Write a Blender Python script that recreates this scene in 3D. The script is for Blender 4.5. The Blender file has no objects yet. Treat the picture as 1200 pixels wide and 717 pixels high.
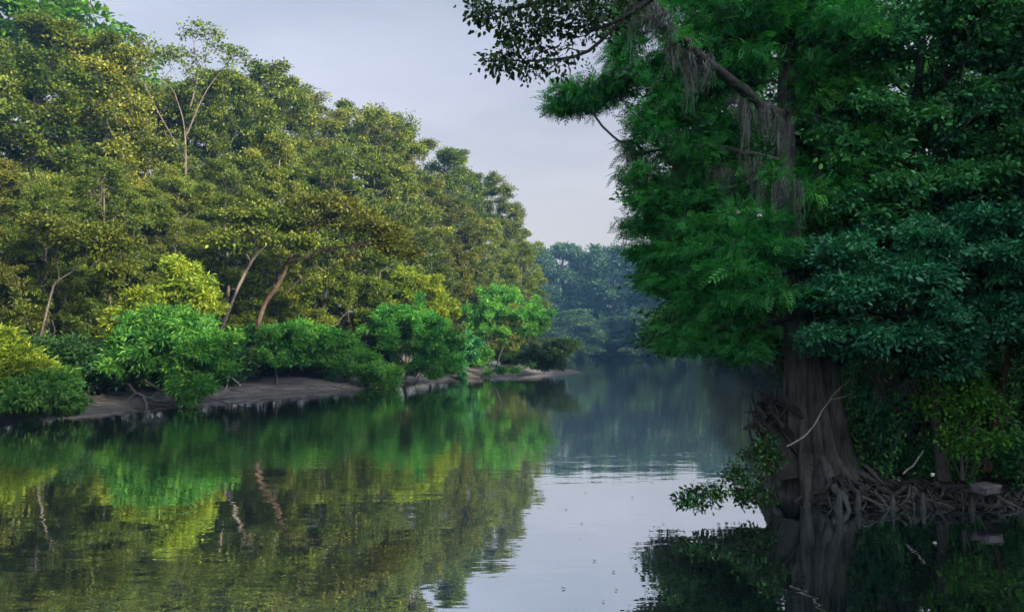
import bpy, math, random
import numpy as np
from math import radians as R

# ------------------------------------------------------------------ camera maths
F = 933.0; CAMZ = 2.5; TH = R(3.04)
def at(px, py, Y):
    """point seen at photo pixel (px,py) standing Y metres ahead"""
    dx = (px-600)/F; dz = (358.5-py)/F
    yy = math.cos(TH)-math.sin(TH)*dz; zz = math.sin(TH)+math.cos(TH)*dz
    s = Y/yy
    return np.array([dx*s, Y, CAMZ+zz*s])
def X(px, Y): return (px-600)/F*Y
C = bpy.context.scene.collection

# ------------------------------------------------------------------ terrain
SHORE = [(-24,-60),(-22,-30),(-21,0),(-19.5,15),(-18,27),(-16.4,30.5),(-15.4,34),(-14.3,38.5),(-12.6,42.5),(-10,46.6),(-7.6,52),
 (-6.4,58),(-4.6,65),(0,73),(4,79),(7.4,83),(7.2,87),(2,90),(-6,96),(-12,110),(-16,130),(-14,150),(-6,168),(8,178),(24,181),(42,176),(58,168),(90,176),(140,190),(420,230),
 (420,170),(140,150),(100,140),(70,122),(46,98),(32,72),(20,48),(11.4,30),(7.6,22),(5.6,17),(4.9,14.6),(4.6,13.2),(5.2,12.6),(7,12.5),(9.5,12.3),(12,11.8),(14,9),
 (15,4),(13,-1),(6,-4),(0,-4.5),(-5,-7),(-8,-20),(-10,-60)]
PG = np.array(SHORE, float)
def sdist(x, y):
    x = np.asarray(x, float); y = np.asarray(y, float)
    d = np.full(x.shape, 1e9); inside = np.zeros(x.shape, bool)
    n = len(PG)
    for i in range(n):
        ax, ay = PG[i]; bx, by = PG[(i+1) % n]
        ex, ey = bx-ax, by-ay
        t = np.clip(((x-ax)*ex+(y-ay)*ey)/(ex*ex+ey*ey), 0, 1)
        d = np.minimum(d, np.hypot(x-ax-t*ex, y-ay-t*ey))
        c = ((ay > y) != (by > y))
        with np.errstate(divide='ignore', invalid='ignore'):
            xi = ex*(y-ay)/(ey if ey != 0 else 1e-9)+ax
        inside ^= (c & (x < xi))
    return np.where(inside, -d, d)
rngn = np.random.default_rng(5)
NW = [(rngn.uniform(0, 6.28), rngn.uniform(0, 6.28), f) for f in np.geomspace(0.05, 3.2, 26)]
def wob(x, y):
    s = 0
    for a, p, f in NW: s = s + np.sin((x*math.cos(a)+y*math.sin(a))*f*2+p)*0.22/(1+f*2.2)
    return s
def gz(x, y):
    x = np.asarray(x, float); y = np.asarray(y, float)
    s = sdist(x, y); w = wob(x, y)
    right = np.clip((x-2)/3, 0, 1)*np.clip((60-y)/20, 0, 1)
    s = s+w*(0.35+0.5*right)*np.clip((s+2)/3, 0, 1)
    right = np.clip((x-2)/3, 0, 1)*np.clip((60-y)/20, 0, 1)
    slope = 0.185+0.035*right
    land = slope*np.clip(s, 0, 3.4)+0.05*np.clip(s-3.4, 0, 12)+0.012*np.clip(s-15, 0, 200)
    # little cut ledges where the water has stood
    st = 0.11
    q = land/st; fr = q-np.floor(q)
    led = st*(np.floor(q)+np.clip((fr-0.55)/0.45, 0, 1)**1.5)
    land = np.where(s < 4, 0.35*land+0.65*led, land)
    h = np.where(s > 0, land+0.10*w*np.clip(s, 0, 1), np.maximum(s*0.45, -2.5))
    return h

# ------------------------------------------------------------------ materials
def newmat(name):
    m = bpy.data.materials.new(name); m.use_nodes = True
    nt = m.node_tree; nt.nodes.clear()
    return m, nt, nt.nodes, nt.links
def leafmat(name, cols, trans=0.35, rough=0.55, tcol=None, spec=0.2, big=0.0):
    m, nt, N, L = newmat(name)
    out = N.new('ShaderNodeOutputMaterial')
    a = N.new('ShaderNodeAttribute'); a.attribute_name = 'v'
    oi = N.new('ShaderNodeObjectInfo')
    ramp = N.new('ShaderNodeValToRGB')
    els = ramp.color_ramp.elements
    while len(els) < len(cols): els.new(0.5)
    for i, c in enumerate(cols):
        els[i].position = i/(len(cols)-1); els[i].color = (*c, 1)
    L.new(a.outputs['Fac'], ramp.inputs['Fac'])
    hs = N.new('ShaderNodeHueSaturation')
    mr = N.new('ShaderNodeMapRange'); mr.inputs['To Min'].default_value = 0.75; mr.inputs['To Max'].default_value = 1.2
    L.new(oi.outputs['Random'], mr.inputs['Value']); L.new(mr.outputs[0], hs.inputs['Value'])
    mr2 = N.new('ShaderNodeMapRange'); mr2.inputs['To Min'].default_value = 0.485; mr2.inputs['To Max'].default_value = 0.515
    mu = N.new('ShaderNodeMath'); mu.operation = 'MULTIPLY'; mu.inputs[1].default_value = 7.31
    fr = N.new('ShaderNodeMath'); fr.operation = 'FRACT'
    L.new(oi.outputs['Random'], mu.inputs[0]); L.new(mu.outputs[0], fr.inputs[0]); L.new(fr.outputs[0], mr2.inputs['Value'])
    L.new(mr2.outputs[0], hs.inputs['Hue'])
    L.new(ramp.outputs['Color'], hs.inputs['Color'])
    p = N.new('ShaderNodeBsdfPrincipled'); p.inputs['Roughness'].default_value = rough
    p.inputs['Specular IOR Level'].default_value = spec
    L.new(hs.outputs['Color'], p.inputs['Base Color'])
    t = N.new('ShaderNodeBsdfTranslucent')
    tm = N.new('ShaderNodeMix'); tm.data_type = 'RGBA'; tm.blend_type = 'MULTIPLY'; tm.inputs['Factor'].default_value = 1
    L.new(hs.outputs['Color'], tm.inputs['A']); tm.inputs['B'].default_value = (*(tcol or (1.5, 1.5, 0.6)), 1)
    L.new(tm.outputs['Result'], t.inputs['Color'])
    mx = N.new('ShaderNodeMixShader'); mx.inputs[0].default_value = trans
    L.new(p.outputs[0], mx.inputs[1]); L.new(t.outputs[0], mx.inputs[2]); L.new(mx.outputs[0], out.inputs['Surface'])
    return m
def barkmat(name, c1, c2, scale=(6, 6, 1.2), bump=0.6, dist=0.03):
    m, nt, N, L = newmat(name)
    out = N.new('ShaderNodeOutputMaterial'); p = N.new('ShaderNodeBsdfPrincipled')
    tc = N.new('ShaderNodeTexCoord'); mp = N.new('ShaderNodeMapping'); mp.inputs['Scale'].default_value = scale
    L.new(tc.outputs['Object'], mp.inputs[0])
    n = N.new('ShaderNodeTexNoise'); n.inputs['Scale'].default_value = 2.2; n.inputs['Detail'].default_value = 8; n.inputs['Roughness'].default_value = 0.65
    L.new(mp.outputs[0], n.inputs['Vector'])
    n2 = N.new('ShaderNodeTexNoise'); n2.inputs['Scale'].default_value = 1.6; n2.inputs['Detail'].default_value = 3
    L.new(tc.outputs['Object'], n2.inputs['Vector'])
    r = N.new('ShaderNodeValToRGB'); r.color_ramp.elements[0].position = 0.36; r.color_ramp.elements[1].position = 0.64
    r.color_ramp.elements[0].color = (*c1, 1); r.color_ramp.elements[1].color = (*c2, 1)
    ad = N.new('ShaderNodeMath'); ad.operation = 'MULTIPLY_ADD'; ad.inputs[1].default_value = 0.5; 
    L.new(n2.outputs['Fac'], ad.inputs[0]); 
    hf = N.new('ShaderNodeMath'); hf.operation = 'MULTIPLY'; hf.inputs[1].default_value = 0.55
    L.new(n.outputs['Fac'], hf.inputs[0]); L.new(hf.outputs[0], ad.inputs[2])
    L.new(ad.outputs[0], r.inputs['Fac']); L.new(r.outputs['Color'], p.inputs['Base Color'])
    p.inputs['Roughness'].default_value = 0.85; p.inputs['Specular IOR Level'].default_value = 0.25
    b = N.new('ShaderNodeBump'); b.inputs['Strength'].default_value = bump; b.inputs['Distance'].default_value = dist
    L.new(n.outputs['Fac'], b.inputs['Height']); L.new(b.outputs[0], p.inputs['Normal'])
    L.new(p.outputs[0], out.inputs['Surface'])
    return m
M = {}
M['olive'] = leafmat('olive_leaf', [(0.008,0.026,0.006),(0.038,0.075,0.010),(0.100,0.142,0.017),(0.190,0.220,0.026)], 0.24)  # dark ramp end paints shaded gaps into the crown
M['olive_b'] = leafmat('olive_leaf_warm', [(0.010,0.026,0.006),(0.050,0.078,0.011),(0.122,0.143,0.018),(0.205,0.205,0.026)], 0.24)  # lowest ramp colour imitates dark gaps among the leaves
M['bright'] = leafmat('bright_leaf', [(0.030,0.085,0.010),(0.060,0.150,0.014),(0.110,0.190,0.02)], 0.35)
M['willow'] = leafmat('willow_leaf', [(0.012,0.065,0.016),(0.040,0.160,0.030),(0.095,0.260,0.040),(0.230,0.380,0.06)], 0.42, tcol=(1.2,1.5,0.5))
M['sunlit_willow'] = leafmat('sunlit_willow_leaf', [(0.020,0.060,0.010),(0.085,0.160,0.014),(0.180,0.250,0.020),(0.290,0.340,0.035)], 0.40)  # sunlit yellow of the willow tops put into the leaf colour
M['dark'] = leafmat('shade_leaf', [(0.006,0.055,0.022),(0.024,0.155,0.050),(0.065,0.290,0.075),(0.190,0.480,0.130)], 0.25, rough=0.45, spec=0.35)  # bright ramp end paints crisp highlights onto random leaves
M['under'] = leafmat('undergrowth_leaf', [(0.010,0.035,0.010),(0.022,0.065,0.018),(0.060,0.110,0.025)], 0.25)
M['teal'] = leafmat('teal_leaf', [(0.006,0.065,0.035),(0.020,0.170,0.080),(0.055,0.300,0.130),(0.160,0.480,0.220)], 0.25, rough=0.42, spec=0.4, tcol=(1,1.4,0.7))
M['cyp'] = leafmat('cypress_leaf', [(0.008,0.090,0.024),(0.026,0.215,0.046),(0.065,0.350,0.060),(0.160,0.480,0.09)], 0.35, tcol=(1,1.4,0.5))
M['vine'] = leafmat('vine_leaf', [(0.030,0.160,0.020),(0.050,0.250,0.030),(0.120,0.330,0.04)], 0.35, tcol=(1,1.4,0.4))
M['far'] = leafmat('far_leaf', [(0.010,0.030,0.014),(0.026,0.065,0.024),(0.065,0.120,0.036)], 0.25)
M['bark'] = barkmat('forest_bark', (0.034,0.028,0.023), (0.115,0.098,0.082))
M['palebark'] = barkmat('pale_bark', (0.04,0.035,0.030), (0.115,0.10,0.085))
M['redbark'] = barkmat('warm_bark', (0.034,0.024,0.018), (0.13,0.085,0.063))
M['cypbark'] = barkmat('cypress_bark', (0.012,0.014,0.013), (0.125,0.138,0.128), (9, 9, 0.9), 1.0, 0.05)
M['root'] = barkmat('root_bark', (0.016,0.017,0.015), (0.105,0.110,0.100), (5, 5, 5), 0.8, 0.03)
M['wetroot'] = barkmat('driftwood_bark', (0.009,0.010,0.009), (0.050,0.052,0.048), (5, 5, 5), 0.8, 0.03)
M['pale'] = barkmat('bleached_wood', (0.15,0.145,0.135), (0.32,0.31,0.29), (6, 6, 6), 0.4, 0.01)
M['moss'] = barkmat('spanish_moss_strands', (0.050,0.062,0.055), (0.15,0.175,0.155), (3, 3, 1), 0.0)
M['stone'] = barkmat('river_stone', (0.07,0.07,0.075), (0.17,0.165,0.175), (3, 3, 6), 0.5, 0.02)
M['litter'] = barkmat('scrap_plastic', (0.7,0.7,0.7), (0.85,0.85,0.85), (3, 3, 3), 0.1, 0.01)

def groundmat():
    m, nt, N, L = newmat('river_bank_soil')
    out = N.new('ShaderNodeOutputMaterial'); p = N.new('ShaderNodeBsdfPrincipled')
    g = N.new('ShaderNodeNewGeometry'); sx = N.new('ShaderNodeSeparateXYZ'); L.new(g.outputs['Position'], sx.inputs[0])
    n = N.new('ShaderNodeTexNoise'); n.inputs['Scale'].default_value = 1.3; n.inputs['Detail'].default_value = 10; n.inputs['Roughness'].default_value = 0.7
    L.new(g.outputs['Position'], n.inputs['Vector'])
    mud = N.new('ShaderNodeValToRGB'); e = mud.color_ramp.elements
    e[0].position = 0.33; e[0].color = (0.045,0.044,0.042,1); e[1].position = 0.68; e[1].color = (0.19,0.186,0.178,1)
    # sediment lines by height
    mp = N.new('ShaderNodeMapping'); mp.inputs['Scale'].default_value = (0.35, 0.35, 16)
    L.new(g.outputs['Position'], mp.inputs[0])
    ns = N.new('ShaderNodeTexNoise'); ns.inputs['Scale'].default_value = 1.0; ns.inputs['Detail'].default_value = 4
    L.new(mp.outputs[0], ns.inputs['Vector'])
    av = N.new('ShaderNodeMix'); av.data_type = 'FLOAT'; av.inputs['Factor'].default_value = 0.62
    L.new(n.outputs['Fac'], av.inputs['A']); L.new(ns.outputs['Fac'], av.inputs['B']); L.new(av.outputs['Result'], mud.inputs['Fac'])
    lit = N.new('ShaderNodeValToRGB'); e = lit.color_ramp.elements
    e[0].position = 0.35; e[0].color = (0.022,0.017,0.011,1); e[1].position = 0.7; e[1].color = (0.085,0.060,0.036,1)
    n2 = N.new('ShaderNodeTexNoise'); n2.inputs['Scale'].default_value = 9; n2.inputs['Detail'].default_value = 6
    L.new(g.outputs['Position'], n2.inputs['Vector']); L.new(n2.outputs['Fac'], lit.inputs['Fac'])
    zz = N.new('ShaderNodeMath'); zz.operation = 'MULTIPLY_ADD'; zz.inputs[1].default_value = 0.9
    L.new(n.outputs['Fac'], zz.inputs[0]); L.new(sx.outputs['Z'], zz.inputs[2])
    mr = N.new('ShaderNodeMapRange'); mr.inputs['From Min'].default_value = 1.15; mr.inputs['From Max'].default_value = 1.5
    xr = N.new('ShaderNodeMapRange'); xr.inputs['From Min'].default_value = 2.0; xr.inputs['From Max'].default_value = 4.5; xr.inputs['To Max'].default_value = 0.75; L.new(sx.outputs['X'], xr.inputs['Value'])
    z2 = N.new('ShaderNodeMath'); z2.operation = 'ADD'; L.new(zz.outputs[0], z2.inputs[0]); L.new(xr.outputs[0], z2.inputs[1]); L.new(z2.outputs[0], mr.inputs['Value'])
    mx = N.new('ShaderNodeMix'); mx.data_type = 'RGBA'
    L.new(mr.outputs[0], mx.inputs['Factor']); L.new(mud.outputs[0], mx.inputs['A']); L.new(lit.outputs[0], mx.inputs['B'])
    # wet foot of the bank
    n3 = N.new('ShaderNodeTexNoise'); n3.inputs['Scale'].default_value = 3.2; n3.inputs['Detail'].default_value = 12; n3.inputs['Roughness'].default_value = 0.85; L.new(g.outputs['Position'], n3.inputs['Vector'])
    sp = N.new('ShaderNodeMapRange'); sp.inputs['From Min'].default_value = 0.53; sp.inputs['From Max'].default_value = 0.60; sp.inputs['To Max'].default_value = 0.8; L.new(n3.outputs['Fac'], sp.inputs['Value'])
    ms = N.new('ShaderNodeMix'); ms.data_type = 'RGBA'; L.new(sp.outputs[0], ms.inputs['Factor']); L.new(mx.outputs['Result'], ms.inputs['A']); L.new(lit.outputs[0], ms.inputs['B']); mx = ms
    wet = N.new('ShaderNodeMapRange'); wet.inputs['From Min'].default_value = 0.0; wet.inputs['From Max'].default_value = 0.22
    wet.inputs['To Min'].default_value = 0.45; wet.inputs['To Max'].default_value = 1.0; L.new(sx.outputs['Z'], wet.inputs['Value'])
    wm = N.new('ShaderNodeMix'); wm.data_type = 'RGBA'; wm.blend_type = 'MULTIPLY'; wm.inputs['Factor'].default_value = 1
    L.new(mx.outputs['Result'], wm.inputs['A']); L.new(wet.outputs[0], wm.inputs['B'])
    L.new(wm.outputs['Result'], p.inputs['Base Color'])
    p.inputs['Roughness'].default_value = 0.85
    b = N.new('ShaderNodeBump'); b.inputs['Strength'].default_value = 1.0; b.inputs['Distance'].default_value = 0.12
    hb = N.new('ShaderNodeMath'); hb.operation = 'ADD'; L.new(av.outputs['Result'], hb.inputs[0]); L.new(n3.outputs['Fac'], hb.inputs[1]); L.new(hb.outputs[0], b.inputs['Height']); L.new(b.outputs[0], p.inputs['Normal'])
    L.new(p.outputs[0], out.inputs['Surface'])
    return m
def watermat():
    m, nt, N, L = newmat('river_water')
    out = N.new('ShaderNodeOutputMaterial')
    g = N.new('ShaderNodeNewGeometry')
    def noise(sc, det, scale3, rot=0):
        mp = N.new('ShaderNodeMapping'); mp.inputs['Scale'].default_value = scale3; mp.inputs['Rotation'].default_value = (0, 0, rot)
        L.new(g.outputs['Position'], mp.inputs[0])
        n = N.new('ShaderNodeTexNoise'); n.inputs['Scale'].default_value = sc; n.inputs['Detail'].default_value = det
        L.new(mp.outputs[0], n.inputs['Vector']); return n
    na = noise(1.1, 3, (0.55, 1.25, 1), 0.1)
    nb = noise(4.2, 2, (0.6, 1.3, 1), -0.2)
    nm = noise(0.09, 3, (0.7, 1.6, 1), 0.3)
    mr = N.new('ShaderNodeMapRange'); mr.inputs['From Min'].default_value = 0.46; mr.inputs['From Max'].default_value = 0.66
    mr.inputs['To Min'].default_value = 0.12; mr.inputs['To Max'].default_value = 1.0
    L.new(nm.outputs['Fac'], mr.inputs['Value'])
    k = N.new('ShaderNodeMath'); k.operation = 'MULTIPLY'; L.new(nb.outputs['Fac'], k.inputs[0]); L.new(mr.outputs[0], k.inputs[1])
    b1 = N.new('ShaderNodeBump'); b1.inputs['Strength'].default_value = 1.0; b1.inputs['Distance'].default_value = 0.0052
    b2 = N.new('ShaderNodeBump'); b2.inputs['Strength'].default_value = 1.0; b2.inputs['Distance'].default_value = 0.0045
    L.new(na.outputs['Fac'], b1.inputs['Height']); L.new(k.outputs[0], b2.inputs['Height']); L.new(b1.outputs[0], b2.inputs['Normal'])
    p = N.new('ShaderNodeBsdfPrincipled'); p.inputs['Base Color'].default_value = (0.006, 0.018, 0.018, 1)
    p.inputs['Roughness'].default_value = 0.35
    gl = N.new('ShaderNodeBsdfGlossy'); gl.inputs['Roughness'].default_value = 0.0; gl.inputs['Color'].default_value = (0.92, 0.96, 1.0, 1)
    fr = N.new('ShaderNodeFresnel'); fr.inputs['IOR'].default_value = 2.6
    for s in (p, gl, fr): L.new(b2.outputs[0], s.inputs['Normal'])
    fm = N.new('ShaderNodeMapRange'); fm.inputs['To Min'].default_value = 0.62; L.new(fr.outputs[0], fm.inputs['Value'])
    mx = N.new('ShaderNodeMixShader'); L.new(fm.outputs[0], mx.inputs[0]); L.new(p.outputs[0], mx.inputs[1]); L.new(gl.outputs[0], mx.inputs[2])
    L.new(mx.outputs[0], out.inputs['Surface'])
    return m

# ------------------------------------------------------------------ mesh helpers
def mesh_np(name, V, faces, mat, attr=None, smooth=False):
    """V (n,3); faces: list of int arrays (m,k)"""
    me = bpy.data.meshes.new(name)
    V = np.ascontiguousarray(V, np.float32)
    me.vertices.add(len(V)); me.vertices.foreach_set('co', V.ravel())
    faces = [np.asarray(f, np.int32) for f in faces if len(f)]
    nl = sum(f.size for f in faces); nf = sum(len(f) for f in faces)
    me.loops.add(nl); me.loops.foreach_set('vertex_index', np.concatenate([f.ravel() for f in faces]))
    me.polygons.add(nf)
    tot = np.concatenate([np.full(len(f), f.shape[1], np.int32) for f in faces])
    st = np.concatenate([[0], np.cumsum(tot)[:-1]]).astype(np.int32)
    me.polygons.foreach_set('loop_start', st); me.polygons.foreach_set('loop_total', tot)
    if smooth: me.polygons.foreach_set('use_smooth', np.ones(nf, bool))
    if attr is not None:
        a = me.attributes.new('v', 'FLOAT', 'FACE'); a.data.foreach_set('value', np.ascontiguousarray(attr, np.float32))
    me.materials.append(mat)
    me.update(calc_edges=True); me.validate()
    return me
def link(name, me, parent=None, loc=None):
    o = bpy.data.objects.new(name, me); C.objects.link(o)
    if parent: o.parent = parent
    if loc is not None: o.location = loc
    return o
def tag(o, label=None, cat=None, group=None, kind=None):
    if label: o['label'] = label
    if cat: o['category'] = cat
    if group: o['group'] = group
    if kind: o['kind'] = kind
    return o
def thing(name, loc, label, cat, group=None):
    o = bpy.data.objects.new(name, None); C.objects.link(o); o.location = loc; o.empty_display_size = 0.3
    return tag(o, label, cat, group)
def unit(v):
    return v/np.maximum(np.linalg.norm(v, axis=-1, keepdims=True), 1e-9)

def tubes(paths, capends=True):
    """paths: list of (pts(k,3), radii(k), sides)"""
    VV = []; FF = []; TT = []; off = 0
    for pts, rad, ns in paths:
        pts = np.asarray(pts, float); rad = np.asarray(rad, float); k = len(pts)
        if k < 2: continue
        T = np.gradient(pts, axis=0); T = unit(T)
        ref = np.array([0.31, 0.95, 0.05]) if abs(T[0][2]) > 0.5 else np.array([0, 0, 1.0])
        U = unit(np.cross(T, ref)); W = np.cross(T, U)
        a = np.arange(ns)*2*math.pi/ns
        ring = (np.cos(a)[None, :, None]*U[:, None, :]+np.sin(a)[None, :, None]*W[:, None, :])*rad[:, None, None]+pts[:, None, :]
        VV.append(ring.reshape(-1, 3))
        i = np.arange(k-1)[:, None]*ns; j = np.arange(ns)[None, :]; j2 = (j+1) % ns
        q = np.stack([i+j, i+j2, i+ns+j2, i+ns+j], -1).reshape(-1, 4)+off
        FF.append(q); 
        VV.append(pts[-1:]+T[-1:]*rad[-1]*0.8)
        tip = off+k*ns; b = off+(k-1)*ns
        TT.append(np.stack([b+np.arange(ns), b+(np.arange(ns)+1) % ns, np.full(ns, tip)], -1))
        off += k*ns+1
    return np.concatenate(VV), [np.concatenate(FF), np.concatenate(TT)]

def smooth_path(pts, step=0.35, jit=0.0, rng=None):
    """Catmull-Rom resample; pts (k,3)"""
    P = np.asarray(pts, float)
    if len(P) == 2: P = np.array([P[0], (P[0]+P[1])/2, P[1]])
    Q = np.vstack([2*P[0]-P[1], P, 2*P[-1]-P[-2]]); out = []
    for i in range(1, len(Q)-2):
        n = max(2, int(np.linalg.norm(Q[i+1]-Q[i])/step))
        t = np.linspace(0, 1, n, endpoint=False)[:, None]
        out.append(0.5*((2*Q[i])+(-Q[i-1]+Q[i+1])*t+(2*Q[i-1]-5*Q[i]+4*Q[i+1]-Q[i+2])*t**2+(-Q[i-1]+3*Q[i]-3*Q[i+1]+Q[i+2])*t**3))
    out.append(P[-1:]); out = np.concatenate(out)
    if jit and rng is not None:
        out[1:-1] += rng.normal(0, jit, (len(out)-2, 3))
    return out

def skeleton(rng, chains, att, start=1.5, alpha=0.35, step=0.45, rtip=0.012, rbase=0.25, arch=0.25, trunkfree=False):
    """chains: predefined polylines (first = trunk). att: attractors. Returns branches, node info"""
    P = []; PAR = []; LEN = []; OK = []; branches = []; isch = []
    for ci, ch in enumerate(chains):
        pts = smooth_path(ch, step, 0.0)
        if ci == 0: par = -1; l0 = 0
        else:
            A = np.array(P); par = int(np.argmin(np.linalg.norm(A-pts[0], axis=1))); l0 = LEN[par]
        idx = [] if par < 0 else [par]
        for k, p in enumerate(pts):
            l = l0+(0 if k == 0 else np.linalg.norm(p-pts[k-1])); l0 = l
            P.append(p); PAR.append(par if k == 0 else len(P)-2); LEN.append(l)
            OK.append((l > start) if ci == 0 else k > 1); idx.append(len(P)-1)
        branches.append(idx); isch.append(True)
    nmax = len(P)+len(att)*60
    AP = np.zeros((nmax, 3)); AL = np.zeros(nmax); AO = np.zeros(nmax, bool)
    n = len(P); AP[:n] = P; AL[:n] = LEN; AO[:n] = OK
    ntr = n
    d0 = np.array([np.min(np.linalg.norm(AP[:ntr][AO[:ntr]]-a, axis=1)) for a in att])
    for ai in np.argsort(d0):
        a = att[ai]
        dv = a-AP[:n]; d = np.linalg.norm(dv, axis=1)
        cost = d+alpha*AL[:n]+np.where(AO[:n], 0, 1e6)+np.maximum(-dv[:, 2], 0)*0.5
        j = int(np.argmin(cost)); dd = d[j]
        par = PAR[j]; D = unit(AP[j]-AP[par]) if par >= 0 else np.array([0, 0, 1.0])
        to = dv[j]/max(dd, 1e-6)
        c = AP[j]+(0.45*dd)*unit(0.45*D+0.55*to+np.array([0, 0, arch]))
        k = max(2, min(40, int(dd/step)+1))
        t = np.linspace(0, 1, k+1)[1:, None]
        pts = (1-t)**2*AP[j]+2*t*(1-t)*c+t**2*a
        pts[:-1] += rng.normal(0, 0.025*min(dd, 2.0), (k-1+0, 3)) if k > 1 else 0
        idx = [j]
        for q, p in enumerate(pts):
            AP[n] = p; AL[n] = AL[idx[-1]]+np.linalg.norm(p-AP[idx[-1]]); AO[n] = True
            PAR.append(idx[-1]); idx.append(n); n += 1
        branches.append(idx); isch.append(False)
    w = np.zeros(n)
    haschild = np.zeros(n, bool)
    for i in range(n):
        if PAR[i] >= 0: haschild[PAR[i]] = True
    w[~haschild] = 1
    for i in range(n-1, 0, -1):
        if PAR[i] >= 0 and PAR[i] < i: w[PAR[i]] += w[i]
    pw = math.log(rbase/rtip)/math.log(max(len(att), 3))
    r = rtip*np.maximum(w, 1)**pw
    return dict(P=AP[:n], r=r, w=w, br=branches, ch=isch, par=np.array(PAR))

def wood_mesh(name, sk, mat, bs=(9, 5, 3), base_flare=True, skip_first=False, twigmin=0.0):
    paths = []
    for bi, idx in enumerate(sk['br']):
        if skip_first and bi == 0: continue
        pts = sk['P'][idx]; rad = sk['r'][idx].copy()
        if bi > 0: rad[0] = min(rad[0], rad[1]*1.25)
        if bi == 0 and base_flare:
            L = np.concatenate([[0], np.cumsum(np.linalg.norm(np.diff(pts, axis=0), axis=1))])
            rad = rad*(1+0.7*np.exp(-L/0.45))
        rm = rad.max()
        if rm < twigmin: continue
        ns = bs[0] if rm > 0.09 else (bs[1] if rm > 0.03 else bs[2])
        paths.append((pts, rad, ns))
    V, Fc = tubes(paths)
    return mesh_np(name, V, Fc, mat, smooth=True)

def leaf_geo(pos, d, n, L, W, kind, v, rng):
    """pos,d,n (m,3); L,W (m,)"""
    m = len(pos); s = np.cross(n, d); L = L[:, None]; W = W[:, None]
    if kind == 'diamond':
        V = np.stack([pos, pos+d*L*0.45+s*W*0.5+n*W*0.18, pos+d*L-n*L*0.12, pos+d*L*0.45-s*W*0.5+n*W*0.18], 1)
        f = np.arange(m)[:, None]*4+np.array([[0, 1, 2, 3]]); return V.reshape(-1, 3), [f], v
    if kind == 'leaf':
        tip = pos+d*L-n*L*0.18
        V = np.stack([pos, pos+d*L*0.28+s*W*0.42+n*W*0.15, pos+d*L*0.66+s*W*0.40+n*W*0.10-n*L*0.05, tip,
                      pos+d*L*0.66-s*W*0.40+n*W*0.10-n*L*0.05, pos+d*L*0.28-s*W*0.42+n*W*0.15], 1)
        b = np.arange(m)[:, None]*6
        f = np.stack([b+np.array([[0, 1, 2, 3]]), b+np.array([[0, 3, 4, 5]])], 1).reshape(-1, 4)
        return V.reshape(-1, 3), [f], np.repeat(v, 2)
    if kind == 'spray':   # feathery: rachis with thin leaflets on both sides
        K = 9; Vs = []
        for k in range(K):
            t = 0.12+0.85*(k//2)/(K//2)
            sg = 1 if k % 2 else -1
            if k == K-1: sg = 0; t = 0.9
            base = pos+d*L*t-n*L*0.15*t*t
            dd = unit(d*0.75+s*sg*0.8)
            ll = L*(0.42*(1-0.45*t)); ww = W
            pr = unit(np.cross(n, dd))
            Vs.append(np.stack([base-pr*ww*0.5, base+dd*ll*0.6-pr*ww*0.5, base+dd*ll-n*ll*0.1, base+dd*ll*0.5+pr*ww*0.5], 1))
        V = np.stack(Vs, 1).reshape(-1, 3)
        f = np.arange(m*K)[:, None]*4+np.array([[0, 1, 2, 3]])
        return V, [f], np.repeat(v, K)

def leaves(rng, sk, n, L, W, kind='diamond', sig=(0.28, 0.14), wmax=3.5, droop=0.0, up=1.0, spread=0.9, keep=None, tone=0.0, clumpdens=0.6):
    P, w, par = sk['P'], sk['w'], sk['par']
    cand = np.where((w <= wmax) & (par >= 0))[0]
    cand = cand[cand > 3]
    if keep is not None: cand = cand[keep(P[cand])]
    wt = rng.gamma(1.0/clumpdens, clumpdens, len(cand))*np.where(w[cand] <= 1, 1.0, 0.6); wt /= wt.sum()
    c = rng.choice(len(cand), n, p=wt); c = cand[c]
    t = rng.random((n, 1))
    pos = P[c]*t+P[par[c]]*(1-t)
    seg = unit(P[c]-P[par[c]])
    off = rng.normal(0, 1, (n, 3))*np.array([sig[0], sig[0], sig[1]])
    pos = pos+off
    d = unit(seg*0.5+unit(off)*0.7+rng.normal(0, 0.45, (n, 3))+np.array([0, 0, -droop]))
    nr = unit(np.array([0, 0, up])+rng.normal(0, spread*0.6, (n, 3)))
    nr = unit(nr-(nr*d).sum(1, keepdims=True)*d)
    cl = rng.random(len(P))[c]
    v = np.clip(0.55*rng.random(n)+0.45*cl+tone, 0, 1)
    sc = np.exp(rng.normal(0, 0.22, n))
    return leaf_geo(pos, d, nr, L*sc, W*sc, kind, v, rng)
def leaf_mesh(name, parts, mat):
    V = []; Fs = []; A = []; off = 0
    for v, f, a in parts:
        V.append(v); Fs.append(f[0]+off); A.append(a); off += len(v)
    return mesh_np(name, np.concatenate(V), [np.concatenate(Fs)], mat, np.concatenate(A))

def ell(rng, c, r, n, shell=0.45, top=0.0):
    """n points in an ellipsoid, pushed to its shell; top>0 favours the upper side"""
    d = unit(rng.normal(0, 1, (n, 3)))
    if top: d[:, 2] = np.where((d[:, 2] < 0) & (rng.random(n) < top), -d[:, 2], d[:, 2])
    rr = shell+(1-shell)*rng.random((n, 1))**0.5
    rr = rr*np.where(rng.random((n, 1)) < 0.14, rng.uniform(1.1, 1.45, (n, 1)), 1.0)
    return np.asarray(c)+d*rr*np.asarray(r)

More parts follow.
